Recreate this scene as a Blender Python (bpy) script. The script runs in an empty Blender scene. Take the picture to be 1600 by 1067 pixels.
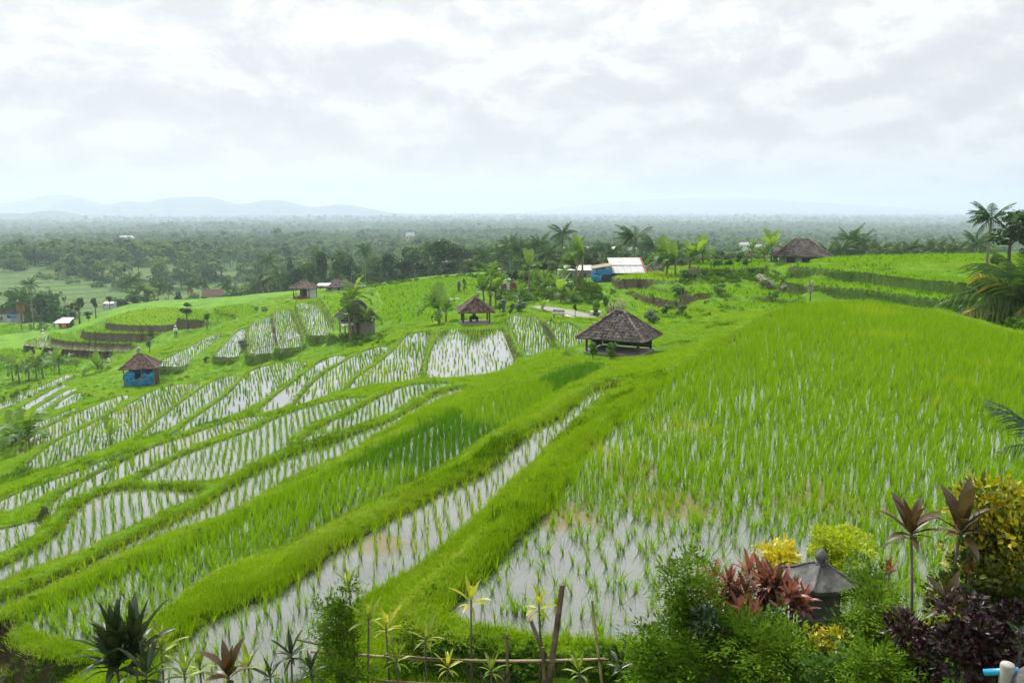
import bpy, bmesh, math, random
import numpy as np
from mathutils import Vector, Matrix, Euler

S = bpy.context.scene
COL = S.collection
R = math.radians
rng = np.random.default_rng(7)
random.seed(7)

# ------------------------------------------------------------------ camera
FPX = 1244.0                      # focal length in pixels of the 1600 px wide photograph
PITCH = R(9.5)
cam_d = bpy.data.cameras.new('camera')
cam_d.sensor_width = 36.0
cam_d.lens = 36.0 * FPX / 1600.0
cam_d.clip_start = 0.05
cam_d.clip_end = 120000.0
cam = bpy.data.objects.new('camera', cam_d)
cam.location = (0, 0, 0)
cam.rotation_euler = (math.pi / 2 - PITCH, 0, 0)
COL.objects.link(cam)
S.camera = cam

# ------------------------------------------------------------------ render and exposure
S.render.engine = 'CYCLES'
S.cycles.use_denoising = True
S.cycles.max_bounces = 7
S.cycles.diffuse_bounces = 3
S.cycles.glossy_bounces = 2
S.cycles.transmission_bounces = 3
S.cycles.transparent_max_bounces = 6
S.cycles.volume_bounces = 1
S.cycles.sample_clamp_indirect = 4.0
S.cycles.caustics_reflective = False
S.cycles.caustics_refractive = False
S.cycles.use_adaptive_sampling = True
S.cycles.adaptive_threshold = 0.015
S.view_settings.view_transform = 'Standard'
S.view_settings.look = 'None'
S.view_settings.gamma = 1.0
S.view_settings.use_curve_mapping = False
S.view_settings.exposure = 2.05

# ------------------------------------------------------------------ sky and sun
SUN_EL, SUN_AZ = R(51), R(-24)    # azimuth from +Y towards +X
W = bpy.data.worlds.new('World')
S.world = W
W.use_nodes = True
nt = W.node_tree
for n in list(nt.nodes):
    nt.nodes.remove(n)

def mk(nt, t, **kw):
    n = nt.nodes.new(t)
    for k, v in kw.items():
        if k.startswith('i_'):
            n.inputs[k[2:].replace('_', ' ')].default_value = v
        elif k.startswith('n_'):
            n.inputs[int(k[2:])].default_value = v
        else:
            setattr(n, k, v)
    return n

def math_n(nt, op, a, b=None, clamp=False):
    n = nt.nodes.new('ShaderNodeMath')
    n.operation = op
    n.use_clamp = clamp
    for i, v in enumerate((a, b)):
        if v is None:
            continue
        if isinstance(v, (int, float)):
            n.inputs[i].default_value = v
        else:
            nt.links.new(v, n.inputs[i])
    return n.outputs[0]

def ramp(nt, fac, stops, interp='LINEAR'):
    n = nt.nodes.new('ShaderNodeValToRGB')
    n.color_ramp.interpolation = interp
    el = n.color_ramp.elements
    while len(el) < len(stops):
        el.new(0.5)
    for e, (p, c) in zip(el, stops):
        e.position = p
        e.color = (*c, 1) if len(c) == 3 else c
    nt.links.new(fac, n.inputs[0])
    return n.outputs[0]

def mixc(nt, fac, a, b, mode='MIX'):
    n = nt.nodes.new('ShaderNodeMix')
    n.data_type = 'RGBA'
    n.blend_type = mode
    if isinstance(fac, (int, float)):
        n.inputs[0].default_value = fac
    else:
        nt.links.new(fac, n.inputs[0])
    for sock, v in ((n.inputs[6], a), (n.inputs[7], b)):
        if isinstance(v, tuple):
            sock.default_value = (*v, 1) if len(v) == 3 else v
        else:
            nt.links.new(v, sock)
    return n.outputs[2]

def noise(nt, vec, scale, detail=4, rough=0.55, dist=0.0):
    n = nt.nodes.new('ShaderNodeTexNoise')
    n.inputs['Scale'].default_value = scale
    n.inputs['Detail'].default_value = detail
    n.inputs['Roughness'].default_value = rough
    n.inputs['Distortion'].default_value = dist
    if vec is not None:
        nt.links.new(vec, n.inputs['Vector'])
    return n.outputs['Fac']

sky = mk(nt, 'ShaderNodeTexSky', sky_type='NISHITA', sun_disc=False, sun_elevation=SUN_EL,
         sun_rotation=SUN_AZ, air_density=1.0, dust_density=2.0, ozone_density=1.0)
tc = mk(nt, 'ShaderNodeTexCoord')
sep = mk(nt, 'ShaderNodeSeparateXYZ')
nt.links.new(tc.outputs['Generated'], sep.inputs[0])
zc = math_n(nt, 'MAXIMUM', sep.outputs[2], 0.0)
den = math_n(nt, 'ADD', zc, 0.10)
cx = math_n(nt, 'DIVIDE', sep.outputs[0], den)
cy = math_n(nt, 'DIVIDE', sep.outputs[1], den)
cmb = mk(nt, 'ShaderNodeCombineXYZ')
nt.links.new(cx, cmb.inputs[0])
nt.links.new(cy, cmb.inputs[1])
cmb.inputs[2].default_value = 3.7
v = cmb.outputs[0]
# broad decks, then heaped clouds with lit upper rims and grey bases
big = noise(nt, v, 0.55, 5, 0.55, 0.3)
# upright billows: sampled on the direction itself, squashed in height so that the heaps lie flat
mp = mk(nt, 'ShaderNodeMapping')
mp.inputs['Scale'].default_value = (3.6, 3.6, 7.6)
nt.links.new(tc.outputs['Generated'], mp.inputs[0])
bil = noise(nt, mp.outputs[0], 2.1, 11, 0.64, 0.25)
mp2 = mk(nt, 'ShaderNodeMapping')
mp2.inputs['Scale'].default_value = (3.6, 3.6, 7.6)
mp2.inputs['Location'].default_value = (0, 0, 0.20)
nt.links.new(tc.outputs['Generated'], mp2.inputs[0])
bil_up = noise(nt, mp2.outputs[0], 2.1, 11, 0.64, 0.25)
relief = math_n(nt, 'SUBTRACT', bil, bil_up)            # rises from a heap's base to its top
relief = math_n(nt, 'MULTIPLY', relief, 2.9)
fine = noise(nt, v, 2.2, 7, 0.6, 0.2)
c1 = math_n(nt, 'ADD', math_n(nt, 'MULTIPLY', big, 0.75), math_n(nt, 'MULTIPLY', fine, 0.25))
c1 = math_n(nt, 'ADD', c1, relief)
cloud = ramp(nt, c1, [(0.20, (0.206, 0.208, 0.210)), (0.40, (0.224, 0.224, 0.223)), (0.54, (0.238, 0.237, 0.235)), (0.68, (0.264, 0.262, 0.258))])
# thin blue showing between clouds low over the plain
skyb = mixc(nt, 1.0, sky.outputs[0], (0.075, 0.075, 0.075), 'MULTIPLY')
low = ramp(nt, sep.outputs[2], [(0.0, (0.10, 0.10, 0.10)), (0.10, (0.05, 0.05, 0.05)), (0.35, (0.01, 0.01, 0.01))])
skyc = mixc(nt, low, cloud, skyb)
# an overcast sky is brighter overhead than at the horizon (CIE overcast sky)
cie = math_n(nt, 'ADD', math_n(nt, 'MULTIPLY', zc, 1.0), 0.88)
vm = mk(nt, 'ShaderNodeVectorMath', operation='SCALE')
nt.links.new(skyc, vm.inputs[0])
nt.links.new(cie, vm.inputs['Scale'])
bg = mk(nt, 'ShaderNodeBackground')
nt.links.new(vm.outputs[0], bg.inputs['Color'])
bg.inputs['Strength'].default_value = 0.83
wo = mk(nt, 'ShaderNodeOutputWorld')
nt.links.new(bg.outputs[0], wo.inputs[0])

sun_d = bpy.data.lights.new('sun', 'SUN')
sun_d.energy = 1.5
sun_d.angle = R(14)
sun_d.color = (1.0, 0.95, 0.86)
sun = bpy.data.objects.new('sun', sun_d)
sd = Vector((math.sin(SUN_AZ) * math.cos(SUN_EL), math.cos(SUN_AZ) * math.cos(SUN_EL), math.sin(SUN_EL)))
sun.rotation_euler = sd.to_track_quat('Z', 'Y').to_euler()
COL.objects.link(sun)

# ------------------------------------------------------------------ picture geometry: where a line of sight meets the land
CP, SP = math.cos(PITCH), math.sin(PITCH)
def ray(px, py):
    u = (px - 800.0) / FPX
    v = (533.5 - py) / FPX
    return u, CP + v * SP, -SP + v * CP
def at_h(px, py, h):
    """point on the level h metres below the eye"""
    x, y, z = ray(px, py)
    t = h / -z
    return Vector((x * t, y * t, -h))
def at_t(px, py, t):
    x, y, z = ray(px, py)
    return Vector((x * t, y * t, z * t))

def tag(o, label=None, cat=None, group=None, kind=None):
    if label: o['label'] = label
    if cat: o['category'] = cat
    if group: o['group'] = group
    if kind: o['kind'] = kind
    return o

def link(o, parent=None):
    COL.objects.link(o)
    if parent is not None:
        o.parent = parent
    return o

def mesh_obj(name, verts, faces, mats, parent=None, smooth=False, midx=None):
    me = bpy.data.meshes.new(name)
    me.from_pydata([tuple(v) for v in verts], [], faces)
    for m in (mats if isinstance(mats, (list, tuple)) else [mats]):
        me.materials.append(m)
    if midx is not None:
        me.polygons.foreach_set('material_index', midx)
    if smooth:
        me.polygons.foreach_set('use_smooth', [True] * len(me.polygons))
    me.update()
    return link(bpy.data.objects.new(name, me), parent)

# ------------------------------------------------------------------ materials
def new_mat(name):
    m = bpy.data.materials.new(name)
    m.use_nodes = True
    t = m.node_tree
    for n in list(t.nodes):
        t.nodes.remove(n)
    out = t.nodes.new('ShaderNodeOutputMaterial')
    return m, t, out

def leaf_mat(name, c1, c2, trans=0.35, gloss=0.06, nscale=3.0, tip=None, rough=0.4):
    """foliage: colour differs leaf by leaf and plant by plant; light passes through"""
    m, t, out = new_mat(name)
    oi = mk(t, 'ShaderNodeObjectInfo')
    geo = mk(t, 'ShaderNodeNewGeometry')
    tcn = mk(t, 'ShaderNodeTexCoord')
    nz = noise(t, tcn.outputs['Object'], nscale, 3, 0.6)
    f = math_n(t, 'ADD', math_n(t, 'MULTIPLY', oi.outputs['Random'], 0.45), math_n(t, 'MULTIPLY', geo.outputs['Random Per Island'], 0.45))
    f = math_n(t, 'ADD', f, math_n(t, 'MULTIPLY', math_n(t, 'SUBTRACT', nz, 0.5), 0.9), True)
    col = mixc(t, f, c1, c2)
    if tip:
        ff = ramp(t, geo.outputs['Random Per Island'], [(0.0, (0, 0, 0)), (1 - tip[1], (0, 0, 0)), (min(1, 1 - tip[1] + .05), (1, 1, 1))])
        col = mixc(t, ff, col, tip[0])
    d = mk(t, 'ShaderNodeBsdfDiffuse')
    tr = mk(t, 'ShaderNodeBsdfTranslucent')
    t.links.new(col, d.inputs[0])
    trc = mixc(t, 1.0, col, (1.15, 1.2, 0.7), 'MULTIPLY')
    t.links.new(trc, tr.inputs[0])
    ms = mk(t, 'ShaderNodeMixShader', n_0=trans)
    t.links.new(d.outputs[0], ms.inputs[1])
    t.links.new(tr.outputs[0], ms.inputs[2])
    gl = mk(t, 'ShaderNodeBsdfGlossy')
    gl.inputs['Roughness'].default_value = rough
    gl.inputs['Color'].default_value = (0.8, 0.85, 0.9, 1)
    ms2 = mk(t, 'ShaderNodeMixShader', n_0=gloss)
    t.links.new(ms.outputs[0], ms2.inputs[1])
    t.links.new(gl.outputs[0], ms2.inputs[2])
    t.links.new(ms2.outputs[0], out.inputs[0])
    return m

def solid_mat(name, c1, c2=None, scale=6.0, rough=0.8, bump=0.0, detail=6, stretch=None, spec=0.3, metal=0.0, contrast=(0.35, 0.65)):
    m, t, out = new_mat(name)
    b = mk(t, 'ShaderNodeBsdfPrincipled')
    b.inputs['Roughness'].default_value = rough
    b.inputs['Specular IOR Level'].default_value = spec
    b.inputs['Metallic'].default_value = metal
    tcn = mk(t, 'ShaderNodeTexCoord')
    vec = tcn.outputs['Object']
    if stretch:
        mp = mk(t, 'ShaderNodeMapping')
        mp.inputs['Scale'].default_value = stretch
        t.links.new(vec, mp.inputs[0])
        vec = mp.outputs[0]
    nz = noise(t, vec, scale, detail, 0.6)
    if c2:
        oi = mk(t, 'ShaderNodeObjectInfo')
        geo = mk(t, 'ShaderNodeNewGeometry')
        nn = math_n(t, 'ADD', nz, math_n(t, 'MULTIPLY', math_n(t, 'SUBTRACT', geo.outputs['Random Per Island'], 0.5), 0.35))
        t.links.new(ramp(t, nn, [(contrast[0], c1), (contrast[1], c2)]), b.inputs['Base Color'])
    else:
        b.inputs['Base Color'].default_value = (*c1, 1)
    if bump:
        bp = mk(t, 'ShaderNodeBump')
        bp.inputs['Strength'].default_value = bump
        bp.inputs['Distance'].default_value = 0.02
        t.links.new(nz, bp.inputs['Height'])
        t.links.new(bp.outputs[0], b.inputs['Normal'])
    t.links.new(b.outputs[0], out.inputs[0])
    return m

M = {}
M['rice'] = leaf_mat('rice_leaf', (0.138, 0.288, 0.003), (0.275, 0.445, 0.008), 0.38, 0.0)
M['rice_pale'] = leaf_mat('rice_leaf_pale', (0.22, 0.355, 0.005), (0.34, 0.465, 0.012), 0.38, 0.0)
M['rice_dark'] = leaf_mat('rice_leaf_dark', (0.060, 0.185, 0.003), (0.12, 0.275, 0.006), 0.38, 0.0)
M['grass'] = leaf_mat('grass_blade', (0.120, 0.245, 0.004), (0.285, 0.415, 0.011), 0.36, 0.0, tip=((0.30, 0.30, 0.06), 0.06))
M['grass_dry'] = leaf_mat('grass_blade_dry', (0.165, 0.29, 0.010), (0.29, 0.38, 0.030), 0.4, 0.0, tip=((0.36, 0.31, 0.11), 0.15))
M['grass_shaded'] = leaf_mat('shaded_bank_grass', (0.030, 0.090, 0.002), (0.082, 0.175, 0.005), 0.28, 0.0)  # long bank grass, darkened to carry the shade of the steep banks
M['forest'] = leaf_mat('forest_leaf', (0.030, 0.075, 0.018), (0.095, 0.165, 0.038), 0.25, 0.0, 0.4)
M['forest_light'] = leaf_mat('forest_leaf_light', (0.085, 0.150, 0.030), (0.17, 0.25, 0.065), 0.3, 0.0, 0.4)
# ------------------------------------------------------------------ the terraces: outline of every paddy and its level below the eye
# name, level, outline, kind (w = flooded, d = closed crop), plant height, row gap, cover, style
PADDIES = [
 ('B', 5.0, [(1150,532),(1180,505),(1225,487),(1275,478),(1320,475),(1375,478),(1437,488),(1487,497),(1525,508),(1562,521),(1600,530),(1750,560),(2000,640),(2200,800),(1950,900),(1600,965),(1450,995),(1300,1018),(1100,1018),(987,1012),(950,1008),(875,1009),(782,998),(712,982),(692,963),(735,925),(757,902),(787,872),(812,840),(840,815),(858,800),(888,758),(910,718),(940,683),(975,653),(1000,642),(1025,614),(1050,588),(1112,556)], 'w', .44, .20, 1.0, 'B'),
 ('A', 6.2, [(230,1105),(250,1040),(275,1012),(312,980),(350,960),(400,942),(415,938),(445,920),(470,902),(495,887),(530,857),(555,847),(575,835),(622,807),(660,787),(705,762),(732,752),(755,740),(775,725),(800,700),(815,690),(832,675),(855,662),(882,650),(900,632),(912,622),(930,610),(950,604),(975,598),(960,612),(940,632),(907,660),(885,675),(857,702),(840,737),(815,755),(800,767),(765,800),(732,837),(695,857),(662,890),(625,917),(605,932),(585,945),(550,970),(540,985),(515,1020),(480,1105)], 'w', .40, .24, .9, 'A'),
 ('C', 7.6, [(50,990),(130,1015),(200,1008),(250,978),(300,942),(350,912),(400,884),(437,859),(500,827),(540,807),(625,767),(695,732),(737,710),(800,670),(850,637),(880,617),(920,592),(945,574),(900,574),(860,592),(800,614),(750,632),(700,652),(640,685),(580,715),(530,738),(470,770),(400,802),(300,860),(225,884),(150,917),(87,947),(20,978)], 'w', .55, .21, .97, 'C'),
 ('D', 8.7, [(-120,1010),(0,957),(87,920),(150,890),(225,864),(300,837),(350,810),(400,782),(440,762),(485,744),(540,717),(575,692),(612,672),(640,657),(690,627),(735,603),(690,612),(650,637),(612,659),(575,670),(525,692),(475,704),(450,714),(400,738),(350,770),(310,798),(250,825),(200,850),(125,890),(60,920),(0,942),(-120,990)], 'w', .42, .24, .95, 'D'),
 ('E', 9.35, [(-150,985),(0,922),(60,897),(100,877),(155,850),(163,838),(200,828),(250,803),(300,783),(322,771),(260,766),(190,766),(160,773),(130,792),(112,817),(75,855),(0,892),(-150,955)], 'w', .36, .27, .88, 'w'),
 ('E2', 9.1, [(472,694),(485,682),(510,664),(550,647),(605,617),(640,602),(697,598),(690,604),(650,624),(610,644),(575,657),(530,680),(500,688)], 'w', .36, .27, .85, 'w'),
 ('S3', 9.6, [(215,752),(238,742),(275,720),(300,709),(350,690),(400,672),(425,659),(465,642),(525,625),(578,620),(560,630),(545,637),(505,659),(470,677),(452,692),(448,706),(430,717),(400,730),(370,744),(350,753),(300,755),(240,754)], 'w', .36, .27, .88, 'w'),
 ('E1b', 11.2, [(-120,905),(0,868),(70,832),(75,812),(0,830),(-120,855)], 'w', .36, .27, .85, 'w'),
 ('S2', 10.8, [(80,795),(100,774),(140,750),(180,729),(225,707),(262,692),(300,680),(350,662),(400,650),(420,652),(400,662),(350,682),(300,699),(275,710),(240,735),(212,746),(175,751),(150,770),(120,795),(95,807)], 'w', .36, .27, .9, 'w'),
 ('S1', 11.8, [(-120,838),(0,786),(50,764),(112,742),(175,717),(225,702),(255,692),(250,697),(215,711),(175,727),(105,756),(37,788),(0,801),(-120,852)], 'w', .36, .27, .85, 'w'),
 ('G6', 12.0, [(262,688),(290,667),(320,644),(352,624),(372,605),(385,587),(405,574),(440,567),(478,564),(470,580),(445,599),(430,612),(400,637),(360,650),(310,668)], 'w', .36, .27, .8, 'w'),
 ('G7', 11.4, [(402,646),(420,632),(440,614),(460,599),(485,580),(510,560),(540,554),(542,562),(522,578),(490,599),(470,622),(450,641),(430,647)], 'w', .34, .27, .7, 'w'),
 ('G8', 10.8, [(458,640),(480,614),(505,587),(530,572),(560,554),(590,542),(606,543),(600,557),(560,584),(545,602),(533,612),(520,619),(480,632)], 'w', .36, .27, .85, 'w'),
 ('G9', 10.3, [(548,608),(562,590),(600,564),(620,547),(640,523),(665,518),(671,520),(659,562),(649,592),(640,598),(600,605)], 'w', .36, .27, .85, 'w'),
 ('P', 9.9, [(671,590),(673,560),(685,532),(690,516),(782,514),(789,532),(799,557),(800,575),(760,589),(710,593)], 'w', .32, .30, .62, 'P'),
 ('Q1', 9.4, [(797,494),(833,492),(848,517),(866,545),(845,552),(824,555),(811,532)], 'w', .34, .27, .85, 'w'),
 ('Q2', 8.9, [(854,500),(890,505),(913,522),(913,540),(923,548),(892,552),(872,532)], 'w', .36, .25, 1.0, 'w'),
 ('G3', 12.7, [(224,682),(250,657),(290,627),(325,602),(350,590),(374,587),(360,602),(350,617),(300,648),(262,678)], 'w', .34, .27, .7, 'w'),
 ('G2', 13.6, [(45,727),(85,692),(140,667),(165,652),(210,630),(235,614),(265,602),(310,600),(330,599),(310,613),(285,641),(250,660),(225,680),(190,690),(175,700),(140,712),(100,730),(60,731)], 'w', .36, .27, .85, 'w'),
 ('G1', 14.7, [(35,712),(40,692),(82,664),(120,647),(140,639),(185,620),(198,617),(195,627),(160,649),(135,661),(82,686),(50,706)], 'w', .36, .27, .85, 'w'),
 ('G0', 15.6, [(-20,697),(40,669),(90,650),(122,637),(105,647),(60,669),(30,686)], 'w', .36, .27, .8, 'w'),
 ('G00', 16.4, [(85,640),(100,626),(122,613),(127,622),(110,631)], 'w', .3, .27, .5, 'w'),
 ('H1', 17.5, [(12,650),(60,623),(98,601),(101,603),(65,627),(20,652)], 'w', .3, .3, .3, 'w'),
 ('H2', 16.9, [(28,657),(60,638),(85,623),(110,609),(119,607),(90,627),(64,641),(35,658)], 'w', .3, .3, .4, 'w'),
 ('V1', 16.2, [(242,571),(262,560),(300,542),(325,527),(345,521),(340,531),(320,546),(300,560),(282,573)], 'w', .36, .3, .85, 'w'),
 ('V2', 15.4, [(338,557),(346,546),(375,517),(385,513),(380,531),(374,551),(370,558)], 'w', .32, .3, .62, 'w'),
 ('V3', 14.7, [(392,549),(390,522),(396,507),(404,499),(421,496),(430,540),(431,552),(397,553)], 'w', .36, .3, 1.02, 'w'),
 ('V4', 14.0, [(438,545),(434,520),(430,487),(452,484),(472,540),(460,543)], 'w', .36, .3, 1.05, 'w'),
 ('V5', 13.2, [(487,521),(472,490),(465,475),(494,473),(518,513),(518,523),(492,525)], 'w', .36, .3, 1.12, 'D'),
 ('V6', 12.6, [(528,502),(514,480),(503,463),(530,461),(548,480),(548,504)], 'd', .36, .3, 1, 'D'),
 ('M', 12.2, [(572,502),(600,478),(590,452),(640,442),(700,434),(750,438),(745,456),(720,472),(692,500),(680,505)], 'd', .45, .3, 1, 'w'),
 # terraces right of the sheds
 ('U0', 5.5, [(1268,408),(1290,404),(1400,400),(1520,398),(1600,398),(1600,410),(1515,409),(1477,407),(1462,413),(1412,411),(1398,421),(1350,417),(1300,412)], 'd', .45, .3, 1, 'w'),
 ('U1', 5.75, [(1240,413),(1262,414),(1300,417),(1350,421.5),(1400,427),(1450,433),(1560,441),(1560,446),(1450,438),(1400,432),(1350,426),(1300,421),(1240,417)], 'd', .45, .3, 1, 'w'),
 ('U2', 6.85, [(1226,436),(1300,441),(1350,446),(1400,452),(1450,460),(1540,468),(1540,474),(1450,466),(1400,459),(1350,453),(1300,448),(1226,442)], 'd', .45, .3, 1, 'w'),
 ('R3', 10.3, [(975,474),(1000,474),(1060,487),(1080,494),(1050,494),(1000,486)], 'd', .4, .3, 1, 'rp'),
 ('R4', 8.0, [(1070,452),(1130,450),(1200,455),(1250,462),(1250,468),(1190,464),(1120,460),(1075,458)], 'd', .45, .3, 1, 'w'),
 ('R5', 8.5, [(1110,475),(1180,475),(1240,477),(1230,482),(1170,484),(1120,482)], 'd', .45, .3, 1, 'w'),
 ('H3', 18.6, [(-20,640),(40,615),(85,595),(110,585),(112,588),(88,600),(42,621),(-20,648)], 'w', .34, .3, .7, 'w'),
 ('R0', 8.2, [(962,433),(1000,427),(1055,424),(1062,432),(1052,439),(1010,436),(972,436)], 'd', .4, .3, 1, 'rp'),
 ('R00', 6.6, [(1085,410),(1130,407),(1200,406),(1190,418),(1130,421),(1085,417)], 'd', .4, .3, 1, 'w'),
 ('R2', 9.4, [(965,450),(985,449),(1060,463),(1120,478),(1105,483),(1040,468)], 'd', .4, .3, 1, 'w'),
 # curved terraces on the left
 ('T1', 18.4, [(168,506),(200,508),(250,509),(275,507),(272,500),(300,485),(260,480),(200,487),(172,496)], 'd', .4, .3, 1, 'rp'),
 ('T1b', 17.7, [(281,499),(310,500),(362,505),(372,497),(328,488),(300,482),(285,490)], 'd', .4, .3, 1, 'w'),
 ('T1c', 16.9, [(335,489),(360,492),(394,496),(398,478),(372,476),(340,480)], 'd', .4, .3, 1, 'w'),
 ('T2', 19.5, [(130,519),(180,521),(250,521),(330,519),(345,515),(280,514),(220,517),(163,515),(135,511)], 'd', .4, .3, 1, 'w'),
 ('T3', 20.9, [(77,528),(100,533),(180,537),(232,537),(260,532),(180,530),(118,529),(102,522),(80,520)], 'd', .4, .3, 1, 'w'),
 ('T4', 22.0, [(35,539),(60,542),(110,546),(160,549),(200,549),(228,545),(170,545),(100,540),(72,535),(70,528),(50,529)], 'w', .4, .3, .93, 'w'),
 ('T5', 23.2, [(0,556),(60,562),(110,562),(165,564),(185,560),(176,556),(160,561),(110,556),(62,551),(30,545),(0,546)], 'd', .4, .3, 1, 'w'),
 ('T6', 24.0, [(0,580),(40,585),(90,588),(118,580),(122,570),(60,567),(0,564)], 'd', .4, .3, 1, 'C'),
 ('T7', 25.2, [(-60,545),(-30,530),(20,522),(50,512),(30,508),(-60,512)], 'd', .4, .3, 1, 'w'),
]

# loose land between and around the paddies: picture point and level below the eye
BASE = [  # (px, py, h)
 (1300,464,7.9),(1350,468,7.9),(1420,476,7.9),(1230,458,8.3),(1480,478,7.7),
 (965,548,7.9),(940,560,7.8),(1010,545,7.6),(1060,500,7.9),(1120,500,7.4),(1180,488,7.6),(1250,480,7.9),(1400,480,7.9),(1500,485,7.6),(1560,490,7.2),(1660,500,6.5),
 (743,505,10.2),(690,505,11.0),(660,508,11.4),(790,490,10.3),(830,480,10.4),(870,490,10.2),(900,480,10.0),(950,495,9.6),(850,470,10.6),(820,455,11.0),(870,455,10.6),
 (930,445,9.4),(955,437,8.9),(1000,450,9.3),(1080,440,8.3),(1140,455,8.2),(1200,440,7.9),(1230,455,8.0),(1210,425,7.2),(1245,410,6.8),(1180,425,7.4),
 (1000,470,10.0),(1060,485,9.3),(950,470,10.4),
 (700,431,12.6),(760,430,12.2),(640,438,13.0),(560,446,14.6),(500,455,14.8),(477,463,14.6),(440,458,16.0),(400,460,17.2),(300,468,20.0),(225,474,22.5),(125,490,25.5),(60,500,28.0),(0,507,30.0),
 (550,520,12.6),(560,537,13.1),(530,537,13.7),(620,515,11.8),(440,561,15.1),(500,546,14.6),(400,566,15.8),(360,574,16.3),(300,581,16.7),(222,598,17.2),(170,610,17.6),(110,600,19.0),(60,600,22.0),(0,600,24.5),
 (150,575,20.0),(200,560,20.6),(260,545,18.6),(20,640,19.0),(0,720,16.0),(20,750,14.0),(-60,700,17.0),(-100,800,13.5),(-200,900,12.5),(-200,1000,11.5),
 (55,540,24.0),(20,520,27.0),(-100,520,31.0),(-150,600,26.0),
 (40,1045,8.6),(100,1062,8.0),(180,1040,7.4),(210,1062,6.9),(30,1010,8.4),(-50,1050,9.3),(0,1100,8.2),
 (560,1040,5.9),(640,1010,5.4),(700,1030,5.25),(850,1040,5.2),(1000,1040,5.2),(1100,1060,5.0),(1400,1060,4.9),(1700,1060,4.8),(2000,950,4.9),(2200,700,5.2),
 (300,1090,6.2),(150,1120,6.6),
]
PADDIES.append(('pool', 8.5, [(-80,1058),(0,1047),(20,1049),(27,1060),(25,1100),(-80,1110)], 'w', 0, .3, 0, 'none'))

# level standing ground under the huts and the road up to them
def disc(px, py, t, r):
    c = at_t(px, py, t)
    f = FPX / t
    return (-c.z, [(px + r * f * math.cos(a * math.pi / 6), None, c.x + r * math.cos(a * math.pi / 6), c.y + r * math.sin(a * math.pi / 6)) for a in range(12)])
STANDS = [(967, 549, 45, 2.7), (743, 505, 72, 2.3), (222, 599, 80, 2.0), (558, 520, 82, 2.6), (477, 466, 134, 3.0), (532, 453, 152, 4.5), (1250, 409, 98, 4.5), (956, 439, 102, 4.6), (1022, 426, 112, 2.6), (101, 512, 165, 3.5)]
PADDIES.append(('road', 10.1, [(826,479),(850,478),(900,486),(947,498),(938,504),(890,493),(850,485)], 'r', 0, .3, 0, 'none'))

def poly_xy(h, pts):
    return np.array([tuple(at_h(px, py, h))[:2] for px, py in pts])

def smooth_poly(p, it=1, c=.25):
    for _ in range(it):                                   # corner cutting: bunds run in soft curves
        q = np.roll(p, -1, 0)
        p = np.stack([(1 - c) * p + c * q, c * p + (1 - c) * q], 1).reshape(-1, 2)
    return p

PAD = []
for nm, h, pts, kind, ph, gap, cover, style in PADDIES:
    xy = smooth_poly(poly_xy(h, pts), 1, .12) if len(pts) < 12 else smooth_poly(poly_xy(h, pts), 2 if len(pts) < 40 else 1)
    if kind == 'w' and h > 9:                              # far strips lie close, only narrow bunds between
        nrm_ = np.roll(xy, -1, 0) - np.roll(xy, 1, 0)
        nrm_ /= np.linalg.norm(nrm_, axis=1)[:, None] + 1e-9
        ar_ = np.sum(xy[:, 0] * np.roll(xy[:, 1], -1) - np.roll(xy[:, 0], -1) * xy[:, 1])
        xy = xy + np.stack([nrm_[:, 1], -nrm_[:, 0]], 1) * (0.12 if ar_ > 0 else -0.12)
    PAD.append(dict(name=nm, z=-h, xy=xy, kind=kind, ph=ph, gap=gap, cover=cover, style=style,
                    d=float(np.median(np.hypot(xy[:, 0], xy[:, 1])))))

for px, py, t_, r_ in STANDS:
    hh, pts = disc(px, py, t_, r_)
    xy = np.array([(p_[2], p_[3]) for p_ in pts])
    PAD.append(dict(name='stand', z=-hh, xy=xy, kind='s', ph=0, gap=.3, cover=0, style='none', d=float(np.hypot(*xy.mean(0)))))

def inside(poly, X, Y):
    r = np.zeros(X.shape, bool)
    x1, y1 = poly[:, 0], poly[:, 1]
    x2, y2 = np.roll(x1, -1), np.roll(y1, -1)
    for a, b, c, d in zip(x1, y1, x2, y2):
        if b == d:
            continue
        cond = (b > Y) != (d > Y)
        r ^= cond & (X < (c - a) * (Y - b) / (d - b) + a)
    return r

def seg_dist(poly, X, Y):
    best = np.full(X.shape, 1e18)
    x1, y1 = poly[:, 0], poly[:, 1]
    x2, y2 = np.roll(x1, -1), np.roll(y1, -1)
    for a, b, c, d in zip(x1, y1, x2, y2):
        ex, ey = c - a, d - b
        L = ex * ex + ey * ey + 1e-12
        t = np.clip(((X - a) * ex + (Y - b) * ey) / L, 0, 1)
        best = np.minimum(best, (X - a - t * ex) ** 2 + (Y - b - t * ey) ** 2)
    return np.sqrt(best)

# value noise on the plane, for uneven ground
_tab = rng.random((256, 256))
def vnoise(X, Y, s):
    x, y = X / s, Y / s
    xi, yi = np.floor(x).astype(int), np.floor(y).astype(int)
    fx, fy = x - xi, y - yi
    fx, fy = fx * fx * (3 - 2 * fx), fy * fy * (3 - 2 * fy)
    g = lambda i, j: _tab[i & 255, j & 255]
    return ((g(xi, yi) * (1 - fx) + g(xi + 1, yi) * fx) * (1 - fy) + (g(xi, yi + 1) * (1 - fx) + g(xi + 1, yi + 1) * fx) * fy) * 2 - 1

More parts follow.
